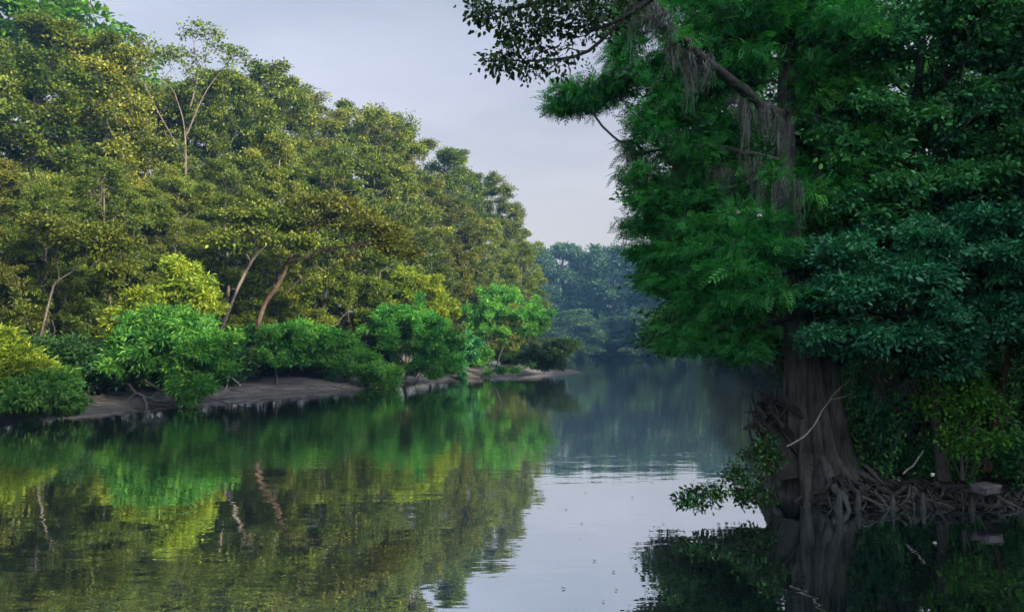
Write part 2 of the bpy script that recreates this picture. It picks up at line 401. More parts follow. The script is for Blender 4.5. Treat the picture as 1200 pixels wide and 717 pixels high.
# ------------------------------------------------------------------ setting
def build_setting():
    def axis(lo, hi, c, fine):
        a = [c]; s = fine
        while a[-1] < hi: a.append(a[-1]+s); s = fine if a[-1] < c+fine*150 else s*1.06
        b = [c]; s = fine
        while b[-1] > lo: b.append(b[-1]-s); s = fine if b[-1] > c-fine*110 else s*1.06
        return np.array(sorted(set(b+a)))
    xs = axis(-420, 420, -2, 0.22); ys = axis(-260, 620, 32, 0.28)
    gx, gy = np.meshgrid(xs, ys)
    z = gz(gx.ravel(), gy.ravel())
    V = np.stack([gx.ravel(), gy.ravel(), z], 1)
    nx = len(xs); ny = len(ys)
    i = (np.arange(ny-1)[:, None]*nx+np.arange(nx-1)[None, :]).ravel()
    f = np.stack([i, i+1, i+nx+1, i+nx], 1)
    me = mesh_np('ground', V, [f], groundmat(), smooth=True)
    tag(link('ground', me), 'grey mud river bank rising into dark forest floor', kind='structure')
    V = np.array([(-419,-259,0),(419,-259,0),(419,619,0),(-419,619,0)], float)
    tag(link('water', mesh_np('water', V, [[[0, 1, 2, 3]]], watermat())), 'calm dark river mirroring trees and sky', kind='structure')
    # air
    import bmesh
    bm = bmesh.new(); bmesh.ops.create_cube(bm, size=1)
    me = bpy.data.meshes.new('haze'); bm.to_mesh(me); bm.free()
    o = link('haze', me); o.scale = (860, 900, 36.5); o.location = (0, 180, 36.5/2-3.6)
    m, nt, N, L = newmat('morning_haze'); out = N.new('ShaderNodeOutputMaterial'); v = N.new('ShaderNodeVolumePrincipled')
    v.inputs['Color'].default_value = (0.20, 0.50, 0.95, 1); v.inputs['Density'].default_value = HAZE; v.inputs['Anisotropy'].default_value = 0.2
    L.new(v.outputs[0], out.inputs['Volume']); me.materials.append(m)
    tag(o, 'thin blue morning haze over the river', kind='stuff')
HAZE = 0.0007

# ------------------------------------------------------------------ tree prototypes (local coordinates, foot at 0,0,0)
def forest_proto(seed, H=17.0, rad=4.2, low=1.6, natt=560, nleaf=105000, leafmat='olive', bark='bark', L=0.145, W=0.082, lean=(0, 0), sig=(0.21, 0.10), nlobe=26, kind='diamond'):
    rng = np.random.default_rng(seed)
    tx, ty = rng.normal(0, 0.8, 2)+np.array(lean)
    trunk = [(0, 0, -0.6), (tx*0.15, ty*0.15, H*0.2), (tx*0.5+rng.normal(0, .3), ty*0.5+rng.normal(0, .3), H*0.45), (tx*0.8, ty*0.8, H*0.7), (tx, ty, H*0.93)]
    att = []
    for k in range(nlobe):
        h = low+(H-low)*(k+0.5)/nlobe
        hr = (h-low)/(H-low)
        env = rad*(0.80+0.38*math.sin(math.pi*min(1, hr*0.9+0.1)))*(1 if hr < 0.7 else math.sqrt(max(0.05, 1-((hr-0.7)/0.31)**2)))
        a = k*2.4+rng.uniform(-0.6, 0.6); rr = env*rng.uniform(0.35, 0.85)
        lr = rng.uniform(1.3, 2.1)*(rad/4.2)
        c = (tx*hr+math.cos(a)*rr, ty*hr+math.sin(a)*rr, min(h, H-0.8))
        att.append(ell(rng, c, (lr, lr, lr*rng.uniform(0.6, 1.1)), natt//nlobe, 0.25, 0.4))
    att = np.concatenate(att); att[:, 2] = np.clip(att[:, 2], 1.2, H)
    sk = skeleton(rng, [trunk], att, start=1.8, rbase=0.24, rtip=0.014)
    wood = wood_mesh('trunk', sk, M[bark], bs=(8, 4, 3))
    crown = leaf_mesh('crown', [leaves(rng, sk, nleaf, L, W, kind, sig, wmax=2.5, up=0.9, spread=1.2, clumpdens=1.2)], M[leafmat])
    return wood, crown, H
def put(proto, name, label, cat, x, y, h, rot, wide=1.0, group=None, crown=None):
    w, c, H = proto
    s = h/H
    z = float(gz(x, y))
    t = thing(name, (x, y, z-0.05), label, cat, group)
    t.rotation_euler = (0, 0, rot); t.scale = (s*wide, s*wide, s)
    link('trunk', w, t); link('crown', crown or c, t)
    return t

# hero plants laid out from photo pixels, each with its own distance, size and depth
def plant(seed, name, label, cat, base, chains, lobes, leafspecs, bark='bark', rbase=0.12, rtip=0.008, start=0.3, group=None,
          alpha=0.3, arch=0.2, step=0.3, wood_name='trunk', leaf_name='crown', custom_trunk=None, bs=(8, 5, 3), extra_chains=()):
    """base (px,Y); chains: lists of (px,py,Y); lobes: (px,py,Y,rpx,rpy,rY,n[,shell[,top]])"""
    rng = np.random.default_rng(seed)
    bx = X(base[0], base[1]); by = base[1]; bz = float(gz(bx, by)); O = np.array([bx, by, bz])
    chs = [np.array([at(*p) for p in ch])-O for ch in chains]
    att = []
    for l in lobes:
        px, py, Y, rpx, rpy, rY, n = l[:7]; sh = l[7] if len(l) > 7 else 0.4; tp = l[8] if len(l) > 8 else 0.3
        c = at(px, py, Y)-O
        att.append(ell(rng, c, (rpx/F*Y, rY, rpy/F*Y), n, sh, tp))
    att = np.concatenate(att)
    wz = gz(att[:, 0]+bx, att[:, 1]+by)-bz
    att[:, 2] = np.maximum(att[:, 2], np.maximum(wz, -bz)+0.12)
    sk = skeleton(rng, chs, att, start=start, rbase=rbase, rtip=rtip, alpha=alpha, arch=arch, step=step)
    t = thing(name, O, label, cat, group)
    link(wood_name, wood_mesh(wood_name, sk, M[bark], bs=bs, skip_first=custom_trunk is not None), t)
    for sp in leafspecs:
        sp = dict(sp); mt = sp.pop('mat'); nm = sp.pop('part', leaf_name)
        g = leaves(rng, sk, kind=sp.pop('kind', 'diamond'), **sp)
        V = g[0]; V[:, 2] = np.maximum(V[:, 2], -bz+0.01)
        link(nm, leaf_mesh(nm, [g], M[mt]), t)
    return t, sk, O

build_setting()

# ------------------------------------------------------------------ left bank forest
PR = [forest_proto(11, leafmat='olive'), forest_proto(12, rad=4.6, leafmat='olive', lean=(0.8, 0)),
      forest_proto(13, rad=3.9, leafmat='olive_b', lean=(-0.6, 0.4)), forest_proto(14, rad=4.4, leafmat='olive', nlobe=30),
      forest_proto(15, rad=4.3, leafmat='olive_b', nlobe=22, sig=(0.25, 0.10))]
PBR = forest_proto(16, rad=4.4, low=4, leafmat='bright', L=0.26, W=0.15, nleaf=30000)
rg = random.Random(3)
# (px, distance, py of the top, prototype, width, label)
LEFT = [
 (-75,35,120,0,1.0,'olive leaved tree just beyond the left edge, its boughs reaching into the picture'),
 (-10,35,185,2,0.9,'olive tree standing right behind the yellow topped bush at the left edge'),
 (62,37,215,1,0.9,'gold lit olive tree above the pale crooked trunk near the left edge'),
 (128,40,190,3,0.9,'leafy olive tree rising left of the yellow topped round willow'),
 (196,42,205,4,0.85,'olive tree standing directly behind the big round willow over the water'),
 (262,47,190,0,0.9,'olive tree between the round willow and the two leaning dark trunks'),
 (318,52,165,2,0.95,'broad golden olive tree behind the leaning trunk that forks and arches'),
 (372,55,175,1,1.0,'broad golden tree whose crown swells above the arching bare bough'),
 (425,60,180,3,1.0,'golden olive tree behind the low willow that dips into the river'),
 (478,68,205,0,1.0,'olive green tree directly above the yellow topped willow in mid bank'),
 (528,74,235,4,0.95,'dull olive tree behind the gap between two willows near the point'),
 (572,82,255,2,0.9,'olive tree above the willow with the arching dark trunk'),
 (604,88,285,1,0.85,'small rounded olive tree, last one at the right end of the left bank'),
]
BACK = [
 (-50,44,30,3,1.0,'tall olive tree beyond the left edge, only its right side in the picture'),
 (22,45,42,0,1.1,'tall gold green tree below the bright green crown in the top left corner'),
 (82,46,60,2,1.0,'tall gold green tree whose round shoulder ends the high skyline at top left'),
 (140,51,92,4,1.0,'tall olive tree left of the thin crowned tree on the skyline'),
 (205,57,98,1,1.0,'tall olive tree standing behind the pale limbs of the thin crowned tree'),
 (262,57,104,0,1.0,'tall olive tree right of the thin crowned tree on the skyline'),
 (318,60,90,3,1.05,'tall tree forming the broad hump of the skyline right of the thin crowned tree'),
 (368,64,105,2,1.0,'tall golden tree on the skyline where it starts to slope down to the right'),
 (418,68,124,1,1.0,'golden tree on the middle of the sloping skyline'),
 (456,74,142,4,1.0,'golden tree just left of the notch in the sloping skyline'),
 (512,84,184,0,1.0,'duller green tree just right of the notch in the sloping skyline'),
 (552,92,202,3,0.95,'dull olive tree on the lower shoulder of the sloping skyline'),
 (590,98,245,2,0.8,'olive tree whose crown drops steeply to the gap of open sky'),
]
for lst in (LEFT, BACK):
    for (px, Y, top, k, wide, lab) in lst:
        ztop = at(px, top, Y)[2]; x = X(px, Y); g = float(gz(x, Y))
        put(PR[k], 'broadleaf_tree', lab, 'tree', x, Y, ztop-g, rg.uniform(0, 6.28), wide)
x = X(45, 55); put(PBR, 'broadleaf_tree', 'bright green tree towering above the others in the top left corner', 'tree', x, 55, at(45, -40, 55)[2]-1.5, 1.0, 1.2)
# a third row, only glimpsed through the crowns in front
for i in range(9):
    Y = 62+i*6.5; x = X(20+i*58, Y)-3
    put(PR[(i*2+1) % 5], 'broadleaf_tree', 'olive tree deep in the left bank forest, hidden behind the front rows', 'tree', x, Y, 15.5+rg.uniform(-1, 1), rg.uniform(0, 6.28), 1.05,
        group='trees deep in the left bank forest')

# thin crowned tree on the skyline
plant(21, 'sparse_tree', 'thin crowned tree with pale bare limbs poking above the left skyline', 'tree', (222, 49),
      [[(222,420,49),(220,330,49),(218,220,49),(216,150,49),(205,110,49)], [(218,160,49),(240,110,49),(262,80,49)], [(219,190,49),(190,140,49),(172,105,49)], [(222,130,49),(232,85,49),(226,45,49)]],
      [(210,65,49,22,14,1.2,22),(240,38,49,30,8,1.2,24),(262,62,49,22,16,1.2,26),(180,60,49,22,10,1.2,20),(165,85,49,16,10,1,12),(285,70,49,14,10,1,10),(220,90,49,40,20,1.5,30)],
      [dict(mat='olive', n=2600, L=0.18, W=0.11, sig=(0.2, 0.12), wmax=2)], bark='palebark', rbase=0.075, rtip=0.012, start=9)

# leaning trunks with crowns, seen in the gap above the willows
plant(22, 'leaning_tree', 'dark slender tree leaning right, first of the two leaning trunks', 'tree', (238, 40),
      [[(238,430,40),(262,380,40),(280,335,40.3),(300,295,40.6),(312,268,41)], [(288,320,40.4),(300,300,40),(318,282,39.6)]],
      [(310,262,41,45,22,2.2,60,0.3,0.6),(345,285,40.5,30,12,1.5,30,0.3,0.6),(270,285,40.5,25,12,1.5,26,0.3,0.6)],
      [dict(mat='olive', n=11000, L=0.16, W=0.09, sig=(0.3, 0.1), wmax=3)], bark='bark', rbase=0.12, start=4)
plant(23, 'leaning_tree', 'stout reddish tree leaning right that forks into a long arching bough', 'tree', (292, 44),
      [[(292,425,44),(308,362,44),(325,335,43.7),(340,303,43.4),(352,285,43.4),(375,262,43.5)],
       [(338,308,43.5),(362,300,43),(385,292,42.6),(402,300,42.4),(412,304,42.3)], [(385,292,42.6),(410,288,42.3),(435,283,42),(455,284,42)], [(402,300,42.4),(418,288,42),(432,280,41.8)]],
      [(385,250,43,55,22,2.5,70,0.3,0.6),(440,270,42,35,14,1.6,40,0.3,0.6),(335,262,44,30,12,1.6,26,0.3,0.6),(470,295,42,22,12,1.2,20,0.3,0.6)],
      [dict(mat='olive_b', n=15000, L=0.16, W=0.09, sig=(0.3, 0.1), wmax=3)], bark='redbark', rbase=0.17, start=4.5)
plant(24, 'leaning_tree', 'pale crooked tree bending right near the left edge', 'tree', (38, 33.5),
      [[(38,432,33.5),(50,385,33.5),(60,345,33.4),(66,330,33.3),(85,318,33.2),(98,300,33)], [(70,328,33.3),(66,300,33.4),(75,275,33.4)], [(45,405,33.5),(30,370,33.6),(22,330,33.6)]],
      [(120,285,33,40,18,1.8,55,0.3,0.6),(60,270,33.5,40,18,1.8,50,0.3,0.6),(140,320,33,20,8,1,16,0.3,0.6)],
      [dict(mat='olive_b', n=11000, L=0.14, W=0.08, sig=(0.25, 0.09), wmax=3)], bark='palebark', rbase=0.06, start=3.5)

# ------------------------------------------------------------------ willows and bushes at the left water's edge
WL = dict(kind='diamond', L=0.22, W=0.06, sig=(0.13, 0.10), wmax=3, droop=0.25, up=0.5, spread=1.3, clumpdens=1.2)
def wl(n, **k): d = dict(WL, mat='willow', n=n); d.update(k); return d
plant(31, 'willow_bush', 'low mounded bush at the left edge, green with a yellow lit top', 'bush', (25, 29.2),
      [[(25,478,29.2),(22,455,29.2),(15,430,29.4)], [(24,470,29.2),(50,455,28.6)], [(24,470,29.2),(-15,450,29)]],
      [(15,440,29.5,30,12,1.4,40),(48,455,28.6,36,20,1.4,70),(-25,440,29,45,35,1.6,80),(20,465,28,45,16,1.3,60),(75,472,28.5,16,10,0.8,20)],
      [wl(26000)], rbase=0.08, rtip=0.006)
plant(32, 'willow_bush', 'big round green willow with its foot in the river and a yellow green top', 'bush', (212, 34.6),
      [[(212,482,34.2),(213,460,34.3),(208,430,34.6),(205,385,35)], [(212,470,34.3),(185,455,34),(160,440,33.8),(130,430,33.8)], [(213,460,34.3),(240,430,34.2),(255,410,34.3)],
       [(206,400,34.8),(207,385,35.0)]],
      [(195,405,34.5,62,40,2.2,170),(150,425,34,42,22,1.6,70),(240,420,34.2,34,34,1.5,80),(195,378,35.2,45,12,1.8,50),(225,455,33.8,22,20,1,36)],
      [wl(62000)], rbase=0.13, rtip=0.006, bark='wetroot')
plant(33, 'willow_bush', 'small tree coloured in soft sunlit yellow green peeping out left of the round willow top', 'bush', (168, 37.5),  # its yellow green leaves carry painted sunlight
      [[(168,450,37.5),(170,410,37.5),(172,365,37.5)]],
      [(176,352,37.5,28,18,1.5,60),(160,378,37.5,36,18,1.5,50),(150,400,37.5,30,14,1.2,30)],
      [wl(16000, mat='sunlit_willow')], rbase=0.08, rtip=0.006)
plant(34, 'willow_bush', 'dim green willow thicket hanging over the dark cut bank', 'bush', (325, 45),
      [[(325,450,45),(322,425,45),(315,395,45)], [(323,430,45),(355,410,45),(380,400,45)], [(322,425,45),(295,405,45)]],
      [(300,402,45,28,20,1.6,60),(340,398,45,40,20,1.8,80),(385,405,45,26,22,1.5,50),(330,420,44.5,30,8,1.2,24)],
      [wl(34000)], rbase=0.09, rtip=0.006)
plant(35, 'willow_bush', 'green willow dipping towards the water, its bare bough arching over the mud', 'bush', (440, 50.5),
      [[(440,457,50.3),(425,452,49.8),(405,453,49.4),(388,446,49.3)], [(440,455,50.3),(425,430,50.3),(405,405,50.5)], [(440,455,50.3),(455,440,50)]],
      [(412,425,50,34,18,1.7,70),(440,438,49.7,28,13,1.5,60),(395,405,50.6,26,16,1.5,50),(455,445,50,16,8,1,24),(375,420,50.5,18,14,1,26)],
      [wl(34000)], rbase=0.09, rtip=0.006, bark='wetroot')
plant(36, 'willow_bush', 'tall green willow in mid bank with a bright yellow upper crown', 'bush', (478, 54.5),
      [[(472,452,54.5),(478,430,54.5),(485,390,54.5),(492,345,54.8)], [(476,440,54.5),(500,425,54.2),(520,405,54.2)], [(478,430,54.5),(455,400,54.5),(448,370,54.6)], [(485,452,54.3),(492,440,54),(496,430,54)]],
      [(482,390,54.5,44,32,2.4,130),(455,375,55,20,18,1.6,44),(520,410,54.2,24,24,1.6,60),(500,430,54,30,14,1.6,40),(500,378,55,30,10,1.6,30)],
      [wl(58000, L=0.2, W=0.055)], rbase=0.14, rtip=0.008)
plant(37, 'willow_bush', 'rounded willow near the point with a dark trunk arching up out of a fallen base', 'bush', (568, 69),
      [[(566,440,69),(580,433,69),(586,415,69),(598,392,69),(618,372,69)], [(580,433,69),(600,434,68.6),(625,427,68.5)], [(575,437,69),(568,400,69.2),(562,370,69.5)]],
      [(592,372,69.3,44,28,2.6,120),(560,385,69.6,20,28,2,50),(625,375,69,20,20,1.8,50),(585,345,69.8,30,10,1.8,36),(562,415,69.4,18,18,1.5,40)],
      [wl(42000, L=0.22, W=0.065)], rbase=0.15, rtip=0.01, bark='wetroot')
plant(38, 'willow_bush', 'small grey green bush standing alone in the water at the tip of the point', 'bush', (645, 74),
      [[(622,431,73),(640,432,74),(648,420,74),(650,405,74)], [(640,432,74),(662,425,74),(670,412,74)]],
      [(640,415,74,26,14,1.8,60),(662,405,74,16,9,1.2,36),(648,428,73.6,20,8,1.4,30)],
      [wl(20000, L=0.22, W=0.065, mat='far')], rbase=0.1, rtip=0.01, bark='wetroot')
plant(39, 'willow_bush', 'dark leafy bush in the shade between the low willow and the yellow topped one', 'bush', (540, 66),
      [[(540,448,66),(540,430,66),(538,405,66)]],
      [(535,420,66,22,22,1.8,60),(548,405,66.2,16,18,1.5,30)], [wl(14000, mat='dark', L=0.2, W=0.08)], rbase=0.08)
plant(40, 'small_tree', 'added small tree coloured as the sunlit willow top in mid bank', 'tree', (505, 58.5),  # added plant, painted as the sunlit top of the willow in front
      [[(505,445,58.5),(502,400,58.5),(496,350,58.5)], [(503,410,58.5),(520,370,58.5)], [(503,400,58.5),(478,350,58.5)]],
      [(494,345,58.5,30,24,2,70),(520,368,58.5,22,18,1.6,44),(478,326,58.8,16,14,1.2,26),(465,345,58.6,16,14,1.2,26)], [wl(19000, mat='sunlit_willow', L=0.24, W=0.085)], rbase=0.1)
plant(43, 'small_tree', 'small tree coloured in sunlit yellow green just behind the top of the big round willow', 'tree', (215, 37.2),  # small tree with sunlight painted into its leaf colour
      [[(215,450,37.2),(216,400,37.2),(214,340,37.2)], [(215,380,37.2),(232,345,37.2)]],
      [(205,318,37.2,12,16,1,24),(222,325,37.2,12,20,1,26),(238,345,37.2,14,18,1.2,30),(200,352,37.2,22,14,1.2,30),(178,350,37.4,18,8,1,16),(188,365,37,26,8,1.2,20),(250,362,37.2,8,12,.8,10),(212,342,37,26,14,1.2,26)], [wl(13000, mat='sunlit_willow')], rbase=0.08)
plant(44, 'small_tree', 'added bush coloured as the sunlit top of the mounded bush at the left edge', 'bush', (5, 29.6),  # added plant standing in for the sunlit top of the bush
      [[(5,470,29.6),(5,425,29.6),(8,398,29.6)]],
      [(5,402,29.4,12,14,1,30),(22,418,29.2,14,10,1,26),(-20,412,29.4,20,16,1.2,34),(45,432,29,14,9,.9,24),(10,435,28.6,26,10,.9,40),(60,444,28.8,8,6,.6,10)], [wl(15000, mat='sunlit_willow')], rbase=0.06)
# undergrowth behind the bank
SP = []
for k in range(3):
    rng = np.random.default_rng(70+k)
    att = np.concatenate([ell(rng, (math.cos(a)*0.9, math.sin(a)*0.9, 1.3+0.5*(i % 2)), (1.1, 1.1, 0.9), 26, 0.3, 0.4) for i, a in enumerate(np.arange(6)*1.05)])
    att[:, 2] = np.maximum(att[:, 2], 0.15)
    sk = skeleton(rng, [[(0, 0, -0.2), (0.1, 0, 0.6), (0.15, 0.1, 1.4)], [(0, 0, 0.1), (0.6, 0.2, 1.0)], [(0, 0, 0.1), (-0.5, -0.3, 1.0)]], att, start=0.2, rbase=0.06, rtip=0.006)
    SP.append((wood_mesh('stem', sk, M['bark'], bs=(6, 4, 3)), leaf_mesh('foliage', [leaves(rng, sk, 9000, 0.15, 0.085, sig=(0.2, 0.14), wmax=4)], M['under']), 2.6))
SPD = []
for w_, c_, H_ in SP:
    c2 = c_.copy(); c2.materials[0] = M['dark']; SPD.append((w_, c2, H_))  # lighter leaf colour put in to brighten the dark root bank
def shrub(label, cat, x, y, h, rot, group, wide=1.0, k=0, name='shrub', lightened=False):
    w, c, H = (SPD if lightened else SP)[k % 3]; s = h/H
    t = thing(name, (x, y, float(gz(x, y))-0.05), label, cat, group); t.rotation_euler = (0, 0, rot); t.scale = (s*wide, s*wide, s)
    link('stem', w, t); link('foliage', c, t)
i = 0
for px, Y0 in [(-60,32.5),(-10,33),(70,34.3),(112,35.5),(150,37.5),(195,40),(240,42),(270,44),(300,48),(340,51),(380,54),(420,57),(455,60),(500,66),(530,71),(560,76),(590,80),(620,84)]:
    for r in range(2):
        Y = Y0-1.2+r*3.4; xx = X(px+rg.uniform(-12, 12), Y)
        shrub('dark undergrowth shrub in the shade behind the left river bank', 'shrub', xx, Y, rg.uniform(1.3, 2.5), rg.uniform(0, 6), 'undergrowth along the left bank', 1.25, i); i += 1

# ------------------------------------------------------------------ far bank
FP = [forest_proto(41+k, H=20, rad=5.5, low=1.5, natt=300, nleaf=20000, leafmat='far', L=0.42, W=0.26, sig=(0.55, 0.26), nlobe=16) for k in range(3)]
FAR = [(560,172,300),(596,176,298),(632,182,288),(655,190,284),(690,186,292),(716,182,286),(742,180,296),(768,176,280),(800,172,285),(835,172,275),(870,172,280),(905,176,270),(945,178,270),(985,180,265),(1030,182,262)]
FL = ['hazy tree of the far bank just right of where the left bank forest ends', 'round headed hazy tree on the far skyline, its top catching the sun',
      'hazy tree in the middle of the far bank gap', 'hazy blue green tree in the far gap, right of the rounded sunlit one', 'blue tree of the far bank beside the edge of the cypress crown']
for i, (px, Y, top) in enumerate(FAR):
    x = X(px, Y)
    lab = FL[i-2] if 2 <= i < 7 else 'blue hazy tree of the far bank, hidden behind nearer branches'
    put(FP[i % 3], 'far_tree', lab, 'tree', x, Y+3, at(px, top, Y)[2]-1.2, rg.uniform(0, 6), 1.0, None if 2 <= i < 7 else 'far bank trees behind nearer branches')
for i in range(14):
    px = 570+i*36; Y = 196+rg.uniform(0, 14)
    put(FP[(i+1) % 3], 'far_tree', 'tree of the far wood seen only as a bit of blue skyline', 'tree', X(px, Y), Y, 22+rg.uniform(-2, 2), rg.uniform(0, 6), 1.1, 'back row of the far wood')
FB = [(650,172),(674,176),(700,177),(726,177),(752,174),(778,170),(806,168),(836,168),(868,168),(900,171)]
for i, (px, Y) in enumerate(FB):
    put(FP[(i+2) % 3], 'far_tree', 'low bushy tree leaning over the far waterline', 'tree', X(px, Y)+0, max(Y, 168)+1.5, rg.uniform(8, 13), rg.uniform(0, 6), 1.7, 'low bushy trees along the far waterline')
# right bank upstream, blue green through the gap
for i, (px, Y, h) in enumerate([(905,92,15),(930,75,13),(985,62,13),(960,98,17),(870,112,15),(900,122,18),(1020,50,13),(850,128,14),(1060,60,16)]):
    put(FP[i % 3], 'far_tree', 'blue green tree on the right bank upstream, seen past the cypress trunk', 'tree', X(px, Y), Y+2, h, rg.uniform(0, 6), 1.0, 'right bank trees upstream')

# ------------------------------------------------------------------ shaded forest on the camera's side of the river
SF = [forest_proto(51+k, H=17, rad=4.8, low=1.8, natt=260, nleaf=17000, leafmat='dark', L=0.30, W=0.18, sig=(0.45, 0.2)) for k in range(2)]
rs = random.Random(8); nput = 0
for gx_ in np.arange(9, 66, 7.0):
    for gy_ in np.arange(-56, 124, 7.4):
        x = gx_+rs.uniform(-1.8, 1.8); y = gy_+rs.uniform(-1.8, 1.8)
        s = float(sdist(x, y))
        if s < 2.2 or s > 40: continue
        if y < 13 and x < 16+max(0, -y)*0.0 and y > -3: continue
        if y > 9 and y < 24 and x < 15: continue
        if x*0.8+0 > 60: continue
        px = 600+F*x/max(y, 0.1)
        h = (rs.uniform(15, 17) if y < 12 else rs.uniform(13, 15.5) if y < 25 else rs.uniform(10.5, 13.5))+(2.5 if s > 12 else 0)
        put(SF[nput % 2], 'broadleaf_tree', 'dark tree of the shaded forest behind the cypress on the right bank', 'tree', x, y, h, rs.uniform(0, 6.28), 1.0, 'shaded forest on the right bank'); nput += 1
for i in range(26):
    x = 11+i*1.25+rs.uniform(-.5, .5); y = 18+rs.uniform(-1.5, 10)+i*0.15
    if float(sdist(x, y)) < 0.8: continue
    shrub('dim shrub filling the shade between the trunks on the right bank', 'shrub', x, y, rs.uniform(1.8, 3.4), rs.uniform(0, 6), 'shrubs in the shade of the right bank', 1.2, i)
print('shade trees', nput)
# ------------------------------------------------------------------ the cypress at the corner of the right bank
CY = 13.8
def fluted_trunk(name, cl, prof, mat, nth=112, seed=1, amp0=0.34, depth=0.5):
    """cl: centre line points (world), prof: list of (z, radius, flute amplitude)"""
    rng = np.random.default_rng(seed)
    cl = np.asarray(cl); z = np.concatenate([np.arange(-0.5, 2.2, 0.05), np.arange(2.2, cl[-1][2], 0.14)])
    cx = np.interp(z, cl[:, 2], cl[:, 0]); cyy = np.interp(z, cl[:, 2], cl[:, 1])
    pz = [p[0] for p in prof]; Rr = np.interp(z, pz, [p[1] for p in prof]); A = np.interp(z, pz, [p[2] for p in prof])
    th = np.arange(nth)*2*math.pi/nth
    lob = np.sort((np.arange(9)+rng.uniform(-0.28, 0.28, 9))*2*math.pi/9); hs = rng.uniform(0.55, 1.25, 9); wd = rng.uniform(0.12, 0.2, 9)
    Vs = []
    for i in range(len(z)):
        tw = th+0.05*math.sin(z[i]*1.7)
        ridge = np.zeros(nth)
        for l, h, w_ in zip(lob, hs, wd):
            dlt = (tw-l-0.10*math.sin(z[i]*2.3+l*5)+math.pi) % (2*math.pi)-math.pi
            ridge = np.maximum(ridge, h*np.exp(-(dlt/w_)**2/2))
        fis = 0.018*np.sin(th*23+z[i]*0.7)+0.014*np.sin(th*37-z[i]*1.3+1)+0.01*np.sin(th*11+z[i]*3)
        r = Rr[i]*(1-A[i]*0.45+A[i]*ridge*1.15+fis)
        Vs.append(np.stack([cx[i]+r*np.cos(th), cyy[i]+r*np.sin(th), np.full(nth, z[i])], 1))
    V = np.concatenate(Vs); k = len(z)
    a = np.arange(k-1)[:, None]*nth; b = np.arange(nth)[None, :]; b2 = (b+1) % nth
    f = np.stack([a+b, a+b2, a+nth+b2, a+nth+b], -1).reshape(-1, 4)
    return V, [f], (lob, hs)
cbase = at(948, 583, CY); O = np.array([cbase[0], CY, 0.0])
cl = np.array([at(950,590,CY), at(947,530,CY), at(943,450,CY), at(938,390,CY), at(932,330,CY), at(924,260,CY), at(920,190,CY), at(922,120,CY), at(923,40,CY), at(924,-60,CY), at(918,-200,CY), at(920,-320,CY)])
cl = np.vstack([[cl[0][0], CY, -1.0], cl])-O
prof = [(-1,.66,1),(-.1,.58,1),(.2,.49,.95),(.6,.40,.85),(1.1,.33,.62),(1.7,.29,.4),(2.4,.245,.2),(3.4,.215,.08),(5,.18,.04),(8,.14,.03),(13,.05,.03)]
chains_c = [
 [(923,135,CY),(905,130,12.7),(872,108,12.4),(838,80,12.1),(805,52,11.8),(775,30,11.6),(762,-5,11.5),(740,-60,11.4)],
 [(922,122,CY),(945,132,13.2),(975,142,13.2),(1000,165,12.8)],
 [(930,318,CY),(900,322,12.6),(870,338,12.3),(845,352,12.1),(825,358,11.9)],
 [(931,335,CY),(905,338,13.2),(880,345,13.8),(850,355,14.5)],
 [(925,265,CY),(890,258,13.4),(845,262,14),(800,275,14.6),(760,292,15)],
 [(921,190,CY),(880,180,13.2),(830,172,13.6),(775,175,14),(735,185,14.2)],
 [(922,60,CY),(880,45,13.3),(820,50,13.8),(760,75,14),(700,105,14.2),(655,112,14.3)],
 [(924,-40,CY),(860,-70,13.2),(780,-60,13.6),(730,-30,13.8)],
 [(935,372,CY),(905,378,12.9),(870,388,12.9),(835,402,13)],
 [(924,20,CY),(960,0,13),(1000,-20,13.2)],
]
att_l = [ # px,py,Y,rpx,rpy,rY,n
 (868,262,13.2,55,11,1.1,70),(820,275,14.0,50,10,1.1,60),(775,262,14.8,30,11,1,36),(862,292,12.9,62,9,1.2,76),(800,302,14.2,46,9,1.1,56),(760,296,15,24,8,.9,24),
 (850,322,12.7,60,9,1.1,66),(790,330,14.4,40,9,1,40),(878,348,12.6,40,9,1,40),(830,352,13.6,46,9,1,44),(845,384,13.2,56,8,1.1,56),(800,400,13.8,24,8,.8,24),(860,408,12.9,44,9,.9,44),
 (770,232,14.4,34,9,1.1,34),(745,205,14.2,18,10,.8,16),(820,235,14,50,10,1.3,50),(840,205,14,44,10,1.2,40),(800,185,14,40,10,1.2,40),(760,165,14.2,34,12,1.2,40),(770,135,14.2,40,12,1.2,44),(850,150,14,46,12,1.3,50),(840,175,14,30,8,1,20),
 (690,104,14.3,40,9,.7,40),(668,118,14.3,30,10,.5,34),(700,125,14.3,20,10,.4,16),(735,90,14,30,14,1,34),(725,68,14,20,10,.8,18),(810,105,14,50,12,1.2,50),(800,72,14,50,12,1.2,50),(870,80,13.6,42,16,1.3,50),(870,40,13.6,42,16,1.3,50),
 (745,30,13.8,32,12,1,34),(745,0,13.8,32,14,1,34),(820,30,13.6,54,12,1.3,50),(815,-10,13.6,54,16,1.4,50),
 (905,10,13.2,46,22,1.4,46),(960,60,13.2,40,40,1.5,50),(870,-90,13.4,110,50,2,90),(930,-180,13.2,70,60,1.6,50),(900,215,13.6,35,14,1.3,36),(960,10,13.4,40,30,1.5,40),(742,262,15,18,10,.8,14),
]
rng = np.random.default_rng(61)
chs = [cl[::1]]+[np.array([at(*p) for p in ch])-O for ch in chains_c]
att = np.concatenate([ell(rng, at(p[0], p[1], p[2])-O, (p[3]/F*p[2], p[5], p[4]/F*p[2]), p[6], 0.2, 0.2) for p in att_l])
skc = skeleton(rng, chs, att, start=2.6, rbase=0.2, rtip=0.005, alpha=0.3, arch=0.15, step=0.3)
tc = thing('cypress_tree', O, 'tall bald cypress with fluted flaring base at the water on the right bank', 'tree')
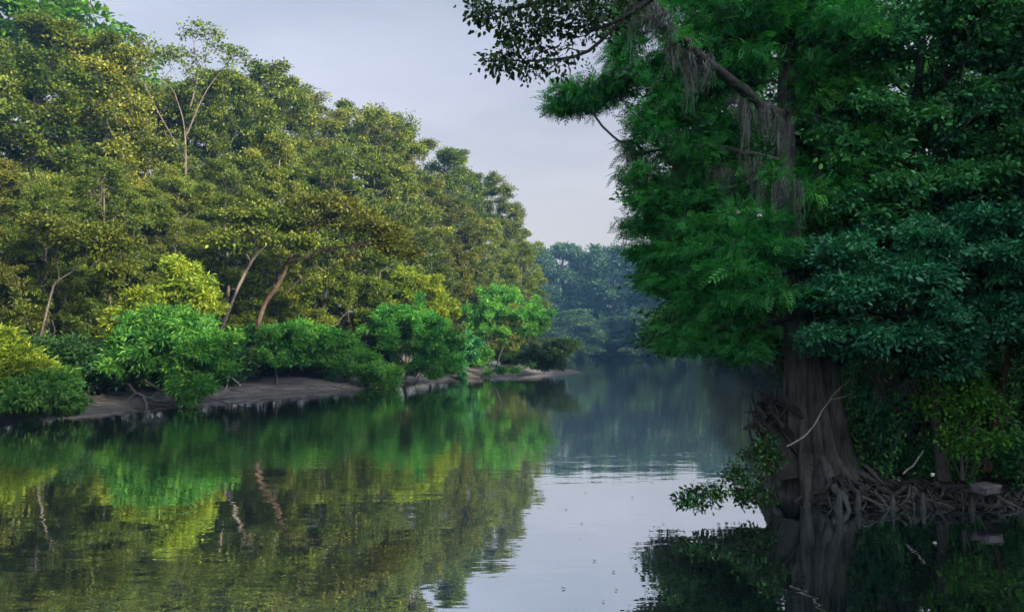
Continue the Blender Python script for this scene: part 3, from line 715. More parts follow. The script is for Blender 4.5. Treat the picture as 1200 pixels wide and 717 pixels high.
V, Fc, (lob, hs_) = fluted_trunk('trunk', cl, prof, M['cypbark'])
link('trunk', mesh_np('trunk', V, Fc, M['cypbark'], smooth=True), tc)
paths_b = []
limb = None
for bi, idx in enumerate(skc['br']):
    if bi == 0: continue
    pts = skc['P'][idx]; rad = skc['r'][idx].copy(); rad[0] = min(rad[0], rad[1]*1.3)
    if bi == 1:
        rad = np.linspace(0.105, 0.05, len(rad))*(1+0.15*np.sin(np.arange(len(rad))*1.9)); pts = pts.copy(); pts[1:-1] += np.random.default_rng(2).normal(0, 0.02, (len(pts)-2, 3))
        limb = (pts, rad, 9); continue
    rm = rad.max(); paths_b.append((pts, rad, 8 if rm > 0.04 else (5 if rm > 0.015 else 3)))
Vb, Fb = tubes(paths_b); link('branches', mesh_np('branches', Vb, Fb, M['cypbark'], smooth=True), tc)
Vb, Fb = tubes([limb]); link('limb', mesh_np('limb', Vb, Fb, M['wetroot'], smooth=True), tc)
g = leaves(rng, skc, 36000, 0.18, 0.018, 'spray', (0.10, 0.045), wmax=2.5, droop=0.35, up=1.0, spread=0.8, clumpdens=1.0)
link('crown', leaf_mesh('crown', [g], M['cyp']), tc)
# buttress roots running from the flutes into the bank and the water
def groot(rng, p0, ang, length, r0, drop=0.0, wig=0.10, mat='root', parent=None, name='root', down=None):
    """gnarled root creeping over the ground from world point p0"""
    k = max(6, int(length/0.09)); pts = [np.array(p0, float)]; a = ang; zoff = p0[2]-max(float(gz(p0[0], p0[1])), -0.15)
    for i in range(k):
        a += rng.normal(0, wig*1.6)
        q = pts[-1]+np.array([math.cos(a), math.sin(a), 0])*length/k
        g_ = max(float(gz(q[0], q[1])), -0.35)
        q[2] = g_+zoff*math.exp(-(i+1)/k*3.2)+0.03*math.sin(i*0.9+ang*3)+rng.normal(0, 0.008)
        pts.append(q)
    pts = smooth_path(np.array(pts), 0.05); t = np.linspace(0, 1, len(pts))
    rad = r0*(1-0.78*t)*(1+0.12*np.sin(t*19+ang))
    return pts, rad, 7
rr = np.random.default_rng(9)
for l, h in zip(lob, hs_):
    if h < 0.3: continue
    p0 = O+np.array([cl[1][0]+math.cos(l)*0.42, math.sin(l)*0.42, 0.5+0.25*h]); p0[0] += 0
    ps = groot(rr, p0, l+rr.normal(0, 0.2), rr.uniform(0.8, 1.5), 0.085, wig=0.07)
    V, Fc = tubes([(ps[0]-O, ps[1], ps[2])]); link('root', mesh_np('root', V, Fc, M['cypbark'], smooth=True), tc)

# ------------------------------------------------------------------ spanish moss
def moss(label, p_list, n, lmin, lmax, seed, group=None, jit=0.12):
    """a curtain of hanging strands along a polyline of world points"""
    rng = np.random.default_rng(seed); P = smooth_path(np.array(p_list, float), 0.1)
    O_ = P.mean(0); Vs = []; Fs = []; off = 0
    K = max(4, n//30); tc0 = rng.random(K)*len(P); tl = rng.uniform(lmin, lmax, K)*rng.uniform(0.3, 1.0, K); tj = rng.normal(0, jit, (K, 3))
    for s in range(n*2):
        q_ = rng.integers(K); i = int(np.clip(tc0[q_], 0, len(P)-1))
        p = P[i]+tj[q_]*np.array([1, 1, 0.3])+rng.normal(0, 0.035, 3)-O_; up_ = rng.random() < 0.5
        ln = tl[q_]*rng.uniform(0.25, 1.0); k = 8
        if up_: dz = rng.uniform(0, 0.75)*ln; p = p+np.array([0, 0, -dz]); ln = rng.uniform(0.08, 0.3); 
        t = np.linspace(0, 1, k); wg = 0.012+0.010*rng.random()+(0.012 if up_ else 0)
        x = p[0]+np.cumsum(rng.normal(0, wg, k)); y = p[1]+np.cumsum(rng.normal(0, wg, k)); z = p[2]-t*ln
        w_ = 0.006*(1-0.8*t)*rng.uniform(0.6, 1.4); a = rng.uniform(0, math.pi); dx, dy = math.cos(a), math.sin(a)
        A = np.stack([x-dx*w_, y-dy*w_, z], 1); B = np.stack([x+dx*w_, y+dy*w_, z], 1)
        Vs.append(np.stack([A, B], 1).reshape(-1, 3)); j = np.arange(k-1)*2+off
        Fs.append(np.stack([j, j+1, j+3, j+2], 1)); off += 2*k
    o = link('spanish_moss', mesh_np('spanish_moss', np.concatenate(Vs), [np.concatenate(Fs)], M['moss']), loc=O_)
    tag(o, label, 'moss', group)
moss('longest grey moss curtain, under the middle of the thick slanting limb', [at(865,108,12.4),at(905,132,12.7)], 330, 0.3, 1.5, 1)
moss('grey moss curtain hanging from the left half of the thick slanting limb', [at(795,45,11.8),at(832,78,12.1)], 330, 0.3, 1.3, 2)
moss('wispy grey moss at the upper left end of the thick slanting limb', [at(752,-8,11.5),at(778,28,11.6)], 380, 0.3, 1.0, 3)
moss('grey moss sheet hanging beside the cypress trunk below the limb', [at(880,190,12.9),at(915,215,12.8)], 260, 0.3, 1.1, 4)
moss('small moss tuft hanging at the left rim of the cypress crown', [at(738,170,14.2),at(760,185,14.2)], 160, 0.25, 0.7, 5)
moss('moss tuft in the left part of the cypress crown above the bright sprays', [at(790,180,13.8),at(820,175,13.7)], 240, 0.3, 1.0, 6)
moss('moss strands in the shaded heart of the cypress crown', [at(840,190,13.4),at(862,200,13.2)], 300, 0.4, 1.2, 7)
moss('moss drape high at the top edge of the picture', [at(850,2,13.2),at(880,8,13.2)], 260, 0.4, 1.1, 8)
moss('moss strands hanging low from the branches over the root bank', [at(1030,440,13.6),at(1060,445,13.8)], 240, 0.25, 0.7, 10)

# ------------------------------------------------------------------ trees and bushes of the right bank
DK = dict(kind='leaf', L=0.085, W=0.050, sig=(0.12, 0.06), wmax=3, droop=0.2, up=1.0, spread=1.1, clumpdens=1.0)
def dk(n, mat='dark', **k): d = dict(DK, mat=mat, n=n); d.update(k); return d
plant(62, 'broadleaf_tree', 'dark broadleaf tree with a forking trunk, its crown filling the top right', 'tree', (1068, 14.6),
      [[(1070,560,14.6),(1066,500,14.6),(1058,420,14.6),(1050,330,14.6),(1062,200,14.5),(1078,80,14.5),(1085,-40,14.5),(1090,-160,14.5)],
       [(1064,480,14.6),(1090,430,14.4),(1120,360,14.2),(1150,280,14),(1180,180,14)], [(1052,340,14.6),(1020,260,14.4),(1000,180,14.2),(985,80,14.2)],
       [(1070,150,14.5),(1110,90,14.3),(1160,40,14.1),(1220,0,14)]],
      [(1000,60,14,50,50,1.5,90),(1080,50,14,60,55,1.7,110),(1160,40,14,60,45,1.7,100),(1010,160,14,50,45,1.5,90),(1090,150,14.3,50,50,1.6,90),(1185,140,14,45,50,1.6,80),
       (1240,90,14,50,80,1.8,70),(1000,250,14,50,35,1.4,80),(1080,235,14,60,40,1.5,100),(1160,225,14,55,40,1.6,90),(1230,250,14,45,60,1.6,60),(1060,-60,14.4,110,50,2,110),(1180,-60,14.4,80,50,2,70),(1080,-150,14.5,100,50,2,60),(960,180,14.2,30,40,1.2,40)],
      [dk(125000, L=0.09, W=0.054, sig=(0.11, 0.055), wmax=2.5, clumpdens=1.3)], bark='root', rbase=0.24, rtip=0.006, start=2)
plant(63, 'broadleaf_tree', 'teal leaved tree spreading low glossy boughs across the right bank', 'tree', (1100, 13.4),
      [[(1106,562,13.4),(1098,500,13.4),(1090,440,13.3),(1080,380,13.1),(1060,330,12.8)], [(1096,470,13.4),(1130,410,13),(1160,350,12.6),(1180,300,12.4)],
       [(1082,390,13.1),(1040,370,12.6),(1000,365,12.3),(970,360,12)], [(1086,420,13.2),(1050,410,12.6),(1020,412,12.3)]],
      [(985,350,12.2,40,26,.9,80),(1040,335,12.4,50,28,1.1,100),(1105,310,12.6,50,30,1.2,100),(1165,310,12.4,45,30,1.1,90),(1010,400,12.3,45,18,.9,70),(1065,395,12.5,40,22,1,70),
       (1130,380,12.4,45,28,1,80),(1185,370,12.3,30,35,1,60),(975,300,12.6,36,24,1,50),(1050,280,12.8,50,24,1.1,60),(1150,265,12.6,50,22,1.1,60),(1215,320,12.4,30,40,1,40),(960,395,12.3,20,16,.6,24),(1100,430,12.8,30,18,.8,30)],
      [dk(105000, 'teal', L=0.075, W=0.042, sig=(0.09, 0.045), wmax=2, clumpdens=1.5)], bark='root', rbase=0.10, rtip=0.005, start=0.8)
plant(64, 'leaning_tree', 'brown slender tree leaning out to the right at the right edge', 'tree', (1162, 13.8),
      [[(1155,552,13.8),(1166,500,13.8),(1178,440,13.7),(1188,390,13.6),(1200,330,13.5),(1222,260,13.4)], [(1172,465,13.7),(1150,440,13.9),(1128,400,14)], [(1182,420,13.6),(1205,405,13.4),(1230,400,13.3)]],
      [(1225,250,13.5,40,40,1.2,50),(1130,390,14,24,18,.8,24),(1235,395,13.3,26,26,.8,24),(1215,180,13.5,50,50,1.4,50)],
      [dk(16000)], bark='redbark', rbase=0.085, rtip=0.005, start=1.5)
plant(65, 'sapling', 'cluster of thin straight stems with bright green leaves in front of the leaning tree', 'sapling', (1128, 12.9),
      [[(1128,562,12.9),(1126,500,12.9),(1120,440,12.8),(1112,380,12.8)], [(1130,560,12.9),(1142,500,12.8),(1150,450,12.7)], [(1126,560,12.9),(1105,510,12.8),(1098,460,12.7)], [(1132,562,12.9),(1170,520,12.6),(1180,490,12.5)]],
      [(1150,470,12.7,20,26,.4,40),(1130,455,12.7,20,22,.4,30),(1098,475,12.7,14,30,.4,26),(1162,515,12.6,18,16,.4,24),(1135,510,12.7,24,22,.5,26),(1112,425,12.8,20,20,.4,20)],
      [dk(2600, 'vine', L=0.070, W=0.042, sig=(0.09, 0.07))], bark='root', rbase=0.028, rtip=0.004, start=0.3, wood_name='stems', leaf_name='foliage')
plant(66, 'shrub', 'small leafy shrub leaning over the water at the left foot of the cypress', 'shrub', (908, 12.2),
      [[(915,588,12.3),(905,560,12.2),(890,540,12.1),(870,530,12)], [(912,575,12.3),(880,572,12),(850,575,11.8),(820,580,11.6)], [(910,570,12.3),(908,535,12.2),(900,515,12.2)]],
      [(892,540,12.1,22,18,.5,36),(862,562,11.9,22,14,.4,28),(828,580,11.7,30,11,.35,34),(903,525,12.2,14,18,.3,24),(808,590,11.5,12,7,.2,14),(885,582,12,22,10,.3,30)],
      [dk(2500, 'under', L=0.055, W=0.032, sig=(0.05, 0.035), wmax=2), dk(500, 'dark', L=0.06, W=0.036, sig=(0.07, 0.05), part='young_leaves')], bark='root', rbase=0.022, rtip=0.003, start=0.1, step=0.12, wood_name='stem', leaf_name='foliage')
plant(67, 'shrub', 'pale green drooping shrub in the gap between cypress and forking trunk', 'shrub', (1010, 14.6),
      [[(1010,530,14.6),(1008,490,14.6),(1000,450,14.5)], [(1010,520,14.6),(1030,480,14.4),(1045,455,14.3)]],
      [(1000,455,14.5,30,22,.6,50),(1035,465,14.3,24,22,.6,40),(1012,490,14.5,24,14,.5,24)],
      [dk(9000, 'teal', L=0.09, W=0.03, droop=0.9, sig=(0.12, 0.1))], bark='root', rbase=0.035, rtip=0.004, start=0.3, wood_name='stem', leaf_name='foliage')
# twin trunk close behind the cypress
plant(68, 'cypress_tree', 'dark slimmer cypress close behind the tall fluted one', 'tree', (985, 13.9),
      [[(990,560,13.9),(980,500,13.9),(972,440,13.9),(965,360,13.9),(962,260,13.9),(955,120,13.9),(950,-60,13.9)]],
      [(960,120,14.2,50,50,1.3,50),(990,200,14.4,45,50,1.3,50),(940,230,14.4,45,40,1.3,50),(970,20,14.3,60,60,1.6,60),(950,300,14.4,40,30,1,36),(930,-60,14,60,50,1.5,40)],
      [dict(mat='cyp', n=12000, kind='spray', L=0.20, W=0.019, sig=(0.12, 0.06), wmax=3, droop=0.35)], bark='cypbark', rbase=0.30, rtip=0.005, start=3.2)
# the tree behind whose boughs hang over the channel
plant(69, 'broadleaf_tree', 'dark tree behind the cypress whose low boughs hang over the channel', 'tree', (985, 22),
      [[(985,500,22),(960,420,22),(930,340,21.5),(900,260,21),(880,150,21),(870,20,21)], [(945,380,21.8),(880,350,20.8),(820,360,20.2),(780,385,20)], [(910,290,21.2),(850,250,20.6),(790,250,20.5)]],
      [(830,375,20.3,55,26,1.8,110),(880,390,20.8,50,22,1.8,90),(790,395,20,26,14,1.2,40),(850,300,20.8,70,40,2.2,130),(800,240,20.8,55,40,2,100),(880,200,21,70,50,2.4,120),(830,130,21,65,45,2.2,100),(870,50,21.3,80,60,2.5,110),(950,300,21.5,60,60,2.5,90),(950,150,21.5,60,80,2.5,90),(880,-60,21.3,90,50,2.6,80),(790,320,20.4,30,24,1.2,40)],
      [dk(105000, 'dark', L=0.12, W=0.07, sig=(0.24, 0.11))], bark='root', rbase=0.26, rtip=0.008, start=2.5)
# overhanging bough with broad leaves, its tree just outside the picture
plant(70, 'broadleaf_tree', 'broad leaved tree outside the frame whose bough hangs in silhouette at top centre', 'tree', (1560, 9.6),
      [[(1560,560,9.6),(1540,300,9.6),(1500,100,9.6),(1470,-100,9.5),(1450,-300,9.4)], [(1500,50,9.6),(1350,-50,9.3),(1150,-90,9),(950,-75,8.7),(820,-40,8.5),(735,18,8.3),(690,38,8.2)],
       [(760,0,8.35),(700,-10,8.2),(640,0,8.1),(590,15,8)], [(735,18,8.3),(690,60,8.2),(655,70,8.1),(620,72,8)]],
      [(655,10,8.1,48,18,.4,80),(605,25,8,34,18,.35,64),(715,20,8.3,26,20,.4,40),(560,18,7.95,20,10,.2,22),(640,75,8.1,30,10,.25,26),(590,60,8,18,16,.3,26),(560,12,7.9,12,6,.2,12),(690,30,8.2,26,22,.4,40),(640,50,8.1,34,16,.35,36),(700,-20,8.3,60,24,.6,70),(612,-20,8.1,50,16,.5,40),(580,75,8,12,8,.2,8),(622,82,8,8,6,.15,5),(1000,-60,8.8,120,40,1,60),(1300,-60,9.3,150,60,1.2,60)],
      [dk(4300, 'under', kind='leaf', L=0.056, W=0.036, sig=(0.075, 0.06), wmax=2, droop=0.5, spread=1.6, up=0.5)], bark='wetroot', rbase=0.075, rtip=0.003, start=2.5, step=0.16, arch=0.05)  # darker leaf colour painted in to keep the bough a silhouette

for i, (px, py0, py1, Y) in enumerate([(1002,420,545,13.9),(1022,405,530,14.2),(1046,430,560,13.6),(1085,400,556,14.0),(1112,430,560,13.5),(1138,380,548,13.6),(1170,330,540,14.4),(1192,400,556,13.4)]):
    rv = np.random.default_rng(300+i); n_ = 9; P = np.array([at(px+rv.normal(0, 4)+math.sin(k*1.1+i)*4, py0+(py1-py0)*k/(n_-1), Y+rv.normal(0, .05)) for k in range(n_)])
    P[-1][2] = min(P[-1][2], float(gz(P[-1][0], P[-1][1]))-0.02) if P[-1][2] < 1.5 else P[-1][2]
    P = smooth_path(P, .08); t = thing('hanging_vine', P[-1], 'thin woody vine hanging from the dark boughs down to the root bank', 'vine', 'vines hanging over the root bank')
    V, Fc = tubes([(P-P[-1], np.linspace(.012, .018, len(P)), 5)]); link('stem', mesh_np('stem', V, Fc, M['root'], smooth=True), t)
    sel = rv.integers(0, len(P), 420); pos = (P-P[-1])[sel]+rv.normal(0, .07, (420, 3)); d = unit(rv.normal(0, 1, (420, 3))+np.array([0, 0, -.6])); nr = unit(rv.normal(0, 1, (420, 3))+np.array([0, -.4, .8])); nr = unit(nr-(nr*d).sum(1, keepdims=True)*d)
    link('foliage', leaf_mesh('foliage', [leaf_geo(pos, d, nr, np.full(420, .07), np.full(420, .042), 'leaf', rv.random(420), rv)], M['vine' if i in (4, 5) else 'dark']), t)
for i, (px, Y, h) in enumerate([(1000,14.9,1.5),(1035,15.3,1.8),(1070,15.6,2.0),(1105,15.0,1.6),(1140,15.4,1.9),(1180,14.9,1.7),(1215,14.6,1.9),(1085,14.2,0.8),(1165,14.0,0.9),(1195,13.8,1.0),(1045,14.4,0.7)]):
    shrub('low leafy shrub among the trunks on the root bank', 'shrub', X(px, Y), Y, h, i*1.3, 'low shrubs on the root bank', 0.95, i, lightened=True)
# ------------------------------------------------------------------ root tangle, driftwood, stone
def tangle(label, cx, cy, n, lmin, lmax, r, seed, name='root_tangle', span=math.pi, a0=-math.pi/2, hz=0.35):
    rng = np.random.default_rng(seed); O_ = np.array([cx, cy, float(gz(cx, cy))]); t = thing(name, O_, label, 'roots')
    for i in range(int(n*2.1)):
        a = a0+rng.uniform(-span, span); p0 = O_+np.array([rng.normal(0, 0.15), rng.normal(0, 0.12), rng.uniform(0.05, hz)])
        ps = groot(rng, p0, a, rng.uniform(lmin, lmax*1.1), r*(rng.uniform(0.2, 0.55) if rng.random() < 0.7 else rng.uniform(0.6, 1.1)), wig=rng.uniform(0.1, 0.3))
        P_, Fc = tubes([(ps[0]-O_, ps[1], ps[2])]); link('root', mesh_np('root', P_, Fc, M['root' if rng.random() < 0.75 else 'wetroot'], smooth=True), t)
labs = ['gnarled root tangle spilling into the water right beside the fluted cypress foot','low knot of roots midway between the cypress foot and the white scrap',
        'star of pale roots just left of the white scrap','roots below the forking trunk creeping down to the waterline','thin roots around the foot of the straight stems',
        'root tangle beside the grey stone block','roots at the right edge of the picture below the leaning brown tree','roots higher on the bank behind the cypress']
for i, (px, Y, n, l0, l1, r, hz) in enumerate([(985,13.1,15,.5,1.3,.055,.35),(1022,12.95,13,.5,1.2,.045,.25),(1062,12.95,16,.3,.9,.04,.3),(1085,13.1,14,.5,1.1,.045,.3),(1118,12.9,14,.4,1,.032,.3),(1165,12.85,14,.4,1.1,.035,.25),(1198,12.9,14,.4,1.1,.04,.3),(1000,14.0,10,.5,1.3,.05,.3)]):
    tangle(labs[i], X(px, Y), Y, n, l0, l1, r, 100+i, hz=hz)
# loose sticks on the roots
def stick(name, label, cat, pts, r0, r1, mat, seed=0, forks=(), group=None):
    rng = np.random.default_rng(seed); P = smooth_path(np.array([at(*p) for p in pts]), 0.08); P[1:-1] += rng.normal(0, 0.006, (len(P)-2, 3))
    O_ = P[0].copy(); pl = [(P-O_, np.linspace(r0, r1, len(P)), 7)]
    for fk in forks:
        Q = smooth_path(np.array([at(*p) for p in fk]), 0.08); pl.append((Q-O_, np.linspace(r1*1.3, r1*0.5, len(Q)), 5))
    V, Fc = tubes(pl); tag(link(name, mesh_np(name, V, Fc, M[mat], smooth=True), loc=O_), label, cat, group)
stick('fallen_branch', 'long pale bare branch leaning against the front of the cypress foot', 'branch', [(922,523,12.05),(942,512,12.1),(958,492,12.2),(972,468,12.4),(990,450,12.7),(1012,438,13)], .014, .006, 'pale', 1, [[(972,468,12.4),(985,466,12.4),(1000,460,12.4)]])
stick('fallen_branch', 'dark bare branch slanting down right from the teal boughs', 'branch', [(1012,430,13.4),(1030,455,13.5),(1050,478,13.6),(1070,520,13.8)], .03, .02, 'wetroot', 2)
stick('fallen_branch', 'pale stick lying on the roots near the water between cypress and stone', 'branch', [(1010,582,12.4),(1030,590,12.3),(1052,597,12.2)], .02, .012, 'root', 3)
stick('fallen_branch', 'thin stick propped on the root star near the white scrap', 'branch', [(1058,555,12.6),(1070,545,12.6),(1082,528,12.7)], .014, .01, 'pale', 4)
stick('fallen_branch', 'curved bare branch lying on the mud right of the big round willow', 'branch', [(262,440,37),(272,443,36.6),(282,451,36.2)], .05, .02, 'pale', 5, [[(268,442,36.8),(266,452,36.4),(262,460,36)]])
stick('fallen_branch', 'long straight dead limb lying along the right bank behind the leaning tree', 'branch', [(1110,470,16),(1150,455,16.2),(1205,440,16.4)], .05, .03, 'root', 6)
# driftwood stump left of the cypress
rng = np.random.default_rng(77); O_ = at(900, 500, 14.2); O_[2] = 0.9
t = thing('driftwood_stump', (O_[0], O_[1], 0), 'black uprooted stump jutting over the water left of the cypress', 'stump')
def rel(px, py, Y): return at(px, py, Y)-np.array([O_[0], O_[1], 0])
mainp = smooth_path([rel(925,560,13.6), rel(915,520,13.7), rel(900,500,13.9), rel(885,497,13.9), rel(872,502,13.9)], 0.07)
V, Fc = tubes([(mainp, np.interp(np.linspace(0, 1, len(mainp)), [0, .4, .7, .9, 1], [.26, .19, .10, .06, .03]), 12)]); link('trunk', mesh_np('trunk', V, Fc, M['wetroot'], smooth=True), t)
for i in range(46):
    a, b = rng.uniform(884, 928), rng.uniform(468, 530); e = (rng.uniform(872, 915), rng.uniform(455, 510)); y0 = rng.uniform(13.4, 14.1)
    P = smooth_path([rel(a+12, b+16, y0), rel(a, b, y0), rel((a+e[0])/2+rng.normal(0, 4), (b+e[1])/2+rng.normal(0, 7), y0+.1), rel(e[0], e[1], y0+rng.normal(0, .15))], 0.06)
    V, Fc = tubes([(P, np.linspace(.05, .012, len(P))*rng.uniform(.3, 1.2), 6)]); link('root', mesh_np('root', V, Fc, M['wetroot'], smooth=True), t)
# snag at the foot of the round willow
rng = np.random.default_rng(78); b0 = at(158, 466, 33.2)
t = thing('driftwood_snag', (b0[0], 33.2, 0), 'dark twisted snag at the waterline under the left side of the round willow', 'driftwood')
for i, pl in enumerate([[(150,470,33.2),(160,462,33.3),(175,466,33.2),(188,455,33.5)], [(160,462,33.3),(150,450,33.4),(142,452,33.5)], [(168,464,33.2),(172,476,33),(170,484,32.8)], [(175,466,33.2),(190,470,33),(200,466,33)]]):
    P = smooth_path([at(*q)-np.array([b0[0], 33.2, 0]) for q in pl], 0.1, .015, rng); V, Fc = tubes([(P, np.linspace(.075, .025, len(P)), 6)])
    link('limb', mesh_np('limb', V, Fc, M['wetroot'], smooth=True), t)
# debris lying on the left mud shelf
rd = np.random.default_rng(55)
dl = ['thin dead branch on the mud between the left edge bush and the round willow','short dark log half in the water under the round willow','pale stick on the mud shelf right of the round willow','long thin branch lying along the middle of the mud shelf','dark forked branch at the back of the mud shelf','stick at the waterline near the right end of the mud shelf','small log resting below the low dipping willow','sunken branch sticking out of the water off the mud shelf','dead branch on the shore of the point']
for i, (px, Y, ln, r_) in enumerate([(112,32.2,1.6,.03),(188,34.6,1.2,.07),(285,41.2,1.3,.03),(330,43.6,2.2,.035),(352,46.3,1.8,.04),(372,45.6,1.2,.035),(398,47.6,1.1,.06),(262,38.2,1.5,.03),(545,67.5,2.4,.06)]):
    a = rd.uniform(-.5, .5); x0 = X(px, Y); pts = []
    for k in range(7):
        x_ = x0+math.cos(a)*ln*(k/6-.5)+rd.normal(0, .03); y_ = Y+math.sin(a)*ln*(k/6-.5)+rd.normal(0, .03)
        pts.append([x_, y_, max(float(gz(x_, y_)), -.02)+r_*.7+(0.16*k/6 if i in (0, 3, 7) else 0)])
    P = smooth_path(pts, .08); O1 = P[0].copy(); V, Fc = tubes([(P-O1, np.linspace(r_, r_*.45, len(P)), 7), (smooth_path([P[len(P)//2]-O1, P[len(P)//2]-O1+np.array([.15, .05, .15]), P[len(P)//2]-O1+np.array([.35, .1, .22])], .06), np.full(len(smooth_path([P[len(P)//2]-O1, P[len(P)//2]-O1+np.array([.15, .05, .15]), P[len(P)//2]-O1+np.array([.35, .1, .22])], .06)), r_*.35), 5)])
    tag(link('fallen_branch', mesh_np('fallen_branch', V, Fc, M['root' if i % 2 else 'palebark'], smooth=True), loc=O1), dl[i], 'branch')
rf = np.random.default_rng(91)
for i in range(34):
    px, py = (rf.uniform(600, 800), rf.uniform(530, 700)) if i < 22 else (rf.uniform(20, 560), rf.uniform(520, 700))
    y_ = 2.5*F/(py-408); l_ = rf.uniform(.03, .055)
    Vq, fq, vq = leaf_geo(np.zeros((1, 3)), np.array([[math.cos(i), math.sin(i), .08]]), np.array([[0, 0, 1.0]]), np.array([l_]), np.array([l_*.55]), 'leaf', np.array([rf.random()]), rf)
    o = link('floating_leaf', mesh_np('floating_leaf', Vq, fq, M['olive_b'], vq), loc=(X(px, y_), y_, .012)); tag(o, 'single small leaf floating on the river', 'leaf', 'leaves floating on the river')
# grey squared stone at the waterline
import bmesh
def rock(name, label, cat, loc, size, seed, mat='stone', rot=0, group=None, sub=3, box=0.6):
    bm = bmesh.new(); bmesh.ops.create_cube(bm, size=1.0); bmesh.ops.bevel(bm, geom=bm.edges[:], offset=0.1, segments=2, affect='EDGES'); bmesh.ops.subdivide_edges(bm, edges=bm.edges[:], cuts=sub, use_grid_fill=True)
    r_ = random.Random(seed); ph = [r_.uniform(0, 6) for _ in range(6)]
    for v in bm.verts:
        c = v.co; n_ = 0.04*math.sin(c.x*7+ph[0])*math.sin(c.z*6+ph[1])+0.04*math.sin(c.y*8+ph[2]+c.z*5)+0.02*math.sin(c.x*19+c.y*17+ph[3])
        c *= 1+n_; c.x *= size[0]; c.y *= size[1]; c.z *= size[2]
    me = bpy.data.meshes.new(name); bm.to_mesh(me); bm.free(); me.materials.append(M[mat])
    me.polygons.foreach_set('use_smooth', [True]*len(me.polygons))
    o = link(name, me, loc=loc); o.rotation_euler = (0.05, -0.04, rot); tag(o, label, cat, group)
p = at(1155, 572, 12.3); rock('stone_block', 'squared grey stone block lying at the waterline on the right', 'stone', p, (.36, .30, .14), 3, rot=0.3)
p = at(1093, 556, 12.6); rock('plastic_scrap', 'tiny crumpled white scrap caught in the roots', 'litter', p, (.05, .04, .05), 4, 'litter', 0.5, sub=2)
# cypress knees and small stubs by the water
for i, (px, Y, h) in enumerate([(1000,12.55,.28),(1040,12.5,.2),(1075,12.6,.24),(978,12.4,.34),(1132,12.5,.2)]):
    P = np.array([[0, 0, -.3], [0.01, 0, h*.4], [0.02, .01, h*.8], [.02, 0, h]]); V, Fc = tubes([(smooth_path(P, .04), np.interp(np.linspace(0, 1, len(smooth_path(P, .04))), [0, .7, 1], [.085, .045, .02]), 8)])
    x = X(px, Y); tag(link('cypress_knee', mesh_np('cypress_knee', V, Fc, M['cypbark'], smooth=True), loc=(x, Y, max(0, float(gz(x, Y))))), 'stubby cypress knee poking up at the edge of the right bank', 'cypress knee', 'cypress knees along the right bank')
GLOW_FILL = 3.9
# ------------------------------------------------------------------ camera, sun, sky
cam = bpy.data.cameras.new('camera'); co = bpy.data.objects.new('camera', cam); C.objects.link(co)
cam.sensor_width = 36; cam.lens = 36*F/1200; cam.clip_start = 0.1; cam.clip_end = 3000
co.location = (0, 0, CAMZ); co.rotation_euler = (R(90+3.04), 0, 0)
sc = bpy.context.scene; sc.camera = co
EL = R(18.5); sv = np.array([0.72*math.cos(EL), -0.694*math.cos(EL), math.sin(EL)]); sv /= np.linalg.norm(sv)
sun = bpy.data.lights.new('sun', 'SUN'); sun.energy = 4.3; sun.angle = R(0.53); sun.color = (1.0, 0.88, 0.60)
so = bpy.data.objects.new('sun', sun); C.objects.link(so); so.location = (60, -60, 60)
from mathutils import Vector
so.rotation_euler = Vector(sv).to_track_quat('Z', 'Y').to_euler()
w = bpy.data.worlds.new('World'); sc.world = w; w.use_nodes = True
nt = w.node_tree; nt.nodes.clear(); N = nt.nodes; L = nt.links
sky = N.new('ShaderNodeTexSky'); sky.sky_type = 'NISHITA'; sky.sun_disc = False
sky.sun_elevation = EL; sky.sun_rotation = math.atan2(sv[0], sv[1]); sky.air_density = 1.0; sky.dust_density = 2.5; sky.ozone_density = 2.0
hs = N.new('ShaderNodeHueSaturation'); hs.inputs['Saturation'].default_value = 0.42; L.new(sky.outputs[0], hs.inputs['Color'])
def col(blend, a, b, fac=1.0):
    m = N.new('ShaderNodeMix'); m.data_type = 'RGBA'; m.blend_type = blend
    for k, v in (('Factor', fac), ('A', a), ('B', b)):
        if isinstance(v, (tuple, float, int)): m.inputs[k].default_value = (*v, 1) if isinstance(v, tuple) else v
        else: L.new(v, m.inputs[k])
    return m.outputs['Result']
def maprange(v, a, b, c, d):
    m = N.new('ShaderNodeMapRange'); m.interpolation_type = 'SMOOTHSTEP'
    for k, x_ in zip(('From Min', 'From Max', 'To Min', 'To Max'), (a, b, c, d)): m.inputs[k].default_value = x_
    L.new(v, m.inputs['Value']); return m.outputs[0]
tc_ = N.new('ShaderNodeTexCoord'); nrm = N.new('ShaderNodeVectorMath'); nrm.operation = 'NORMALIZE'; L.new(tc_.outputs['Generated'], nrm.inputs[0])
base = col('MULTIPLY', hs.outputs[0], (0.99, 0.95, 0.995))
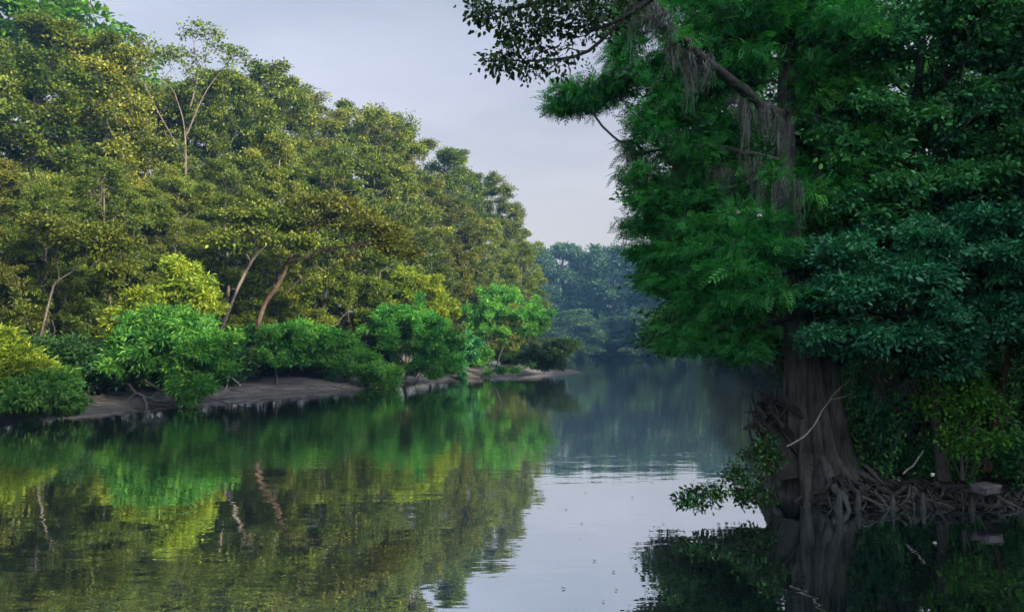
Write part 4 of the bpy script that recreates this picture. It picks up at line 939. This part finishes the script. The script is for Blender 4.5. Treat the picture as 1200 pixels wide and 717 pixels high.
# hazy sky boosted on the sun's side, added fill for the shaded foliage
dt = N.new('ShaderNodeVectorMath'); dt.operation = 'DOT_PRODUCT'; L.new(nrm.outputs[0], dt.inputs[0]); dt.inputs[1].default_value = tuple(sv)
glow_fill = maprange(dt.outputs['Value'], -0.15, 0.75, 1.0, GLOW_FILL)
gc = N.new('ShaderNodeCombineColor'); [L.new(glow_fill, gc.inputs[k]) for k in range(3)]
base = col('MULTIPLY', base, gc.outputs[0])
# thin uneven veil of cloud, warmer low down
cm = N.new('ShaderNodeMapping'); cm.inputs['Scale'].default_value = (1.2, 1.2, 4.5); L.new(nrm.outputs[0], cm.inputs[0])
cn = N.new('ShaderNodeTexNoise'); cn.inputs['Scale'].default_value = 1.4; cn.inputs['Detail'].default_value = 5; cn.inputs['Roughness'].default_value = 0.5; L.new(cm.outputs[0], cn.inputs['Vector'])
base = col('MULTIPLY', base, (0.80, 0.83, 0.83), maprange(cn.outputs['Fac'], 0.40, 0.62, 0.0, 1.0))
sz = N.new('ShaderNodeSeparateXYZ'); L.new(nrm.outputs[0], sz.inputs[0])
base = col('MULTIPLY', base, (1.20, 0.99, 0.86), maprange(sz.outputs['Z'], 0.02, 0.42, 1.0, 0.0))
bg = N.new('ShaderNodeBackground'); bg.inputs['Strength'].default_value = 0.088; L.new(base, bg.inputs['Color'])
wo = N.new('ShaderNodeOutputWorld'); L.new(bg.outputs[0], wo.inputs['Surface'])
vs = sc.view_settings; vs.view_transform = 'Standard'; vs.look = 'None'; vs.gamma = 1; vs.use_curve_mapping = False; vs.exposure = 1.35
cy = sc.cycles; cy.use_denoising = True
try: cy.denoiser = 'OPENIMAGEDENOISE'
except Exception: pass
cy.max_bounces = 6; cy.diffuse_bounces = 3; cy.glossy_bounces = 3; cy.transmission_bounces = 3; cy.volume_bounces = 0; cy.transparent_max_bounces = 4
cy.caustics_reflective = False; cy.caustics_refractive = False; cy.sample_clamp_indirect = 4
cy.volume_step_rate = 1; cy.use_adaptive_sampling = True; cy.adaptive_threshold = 0.02
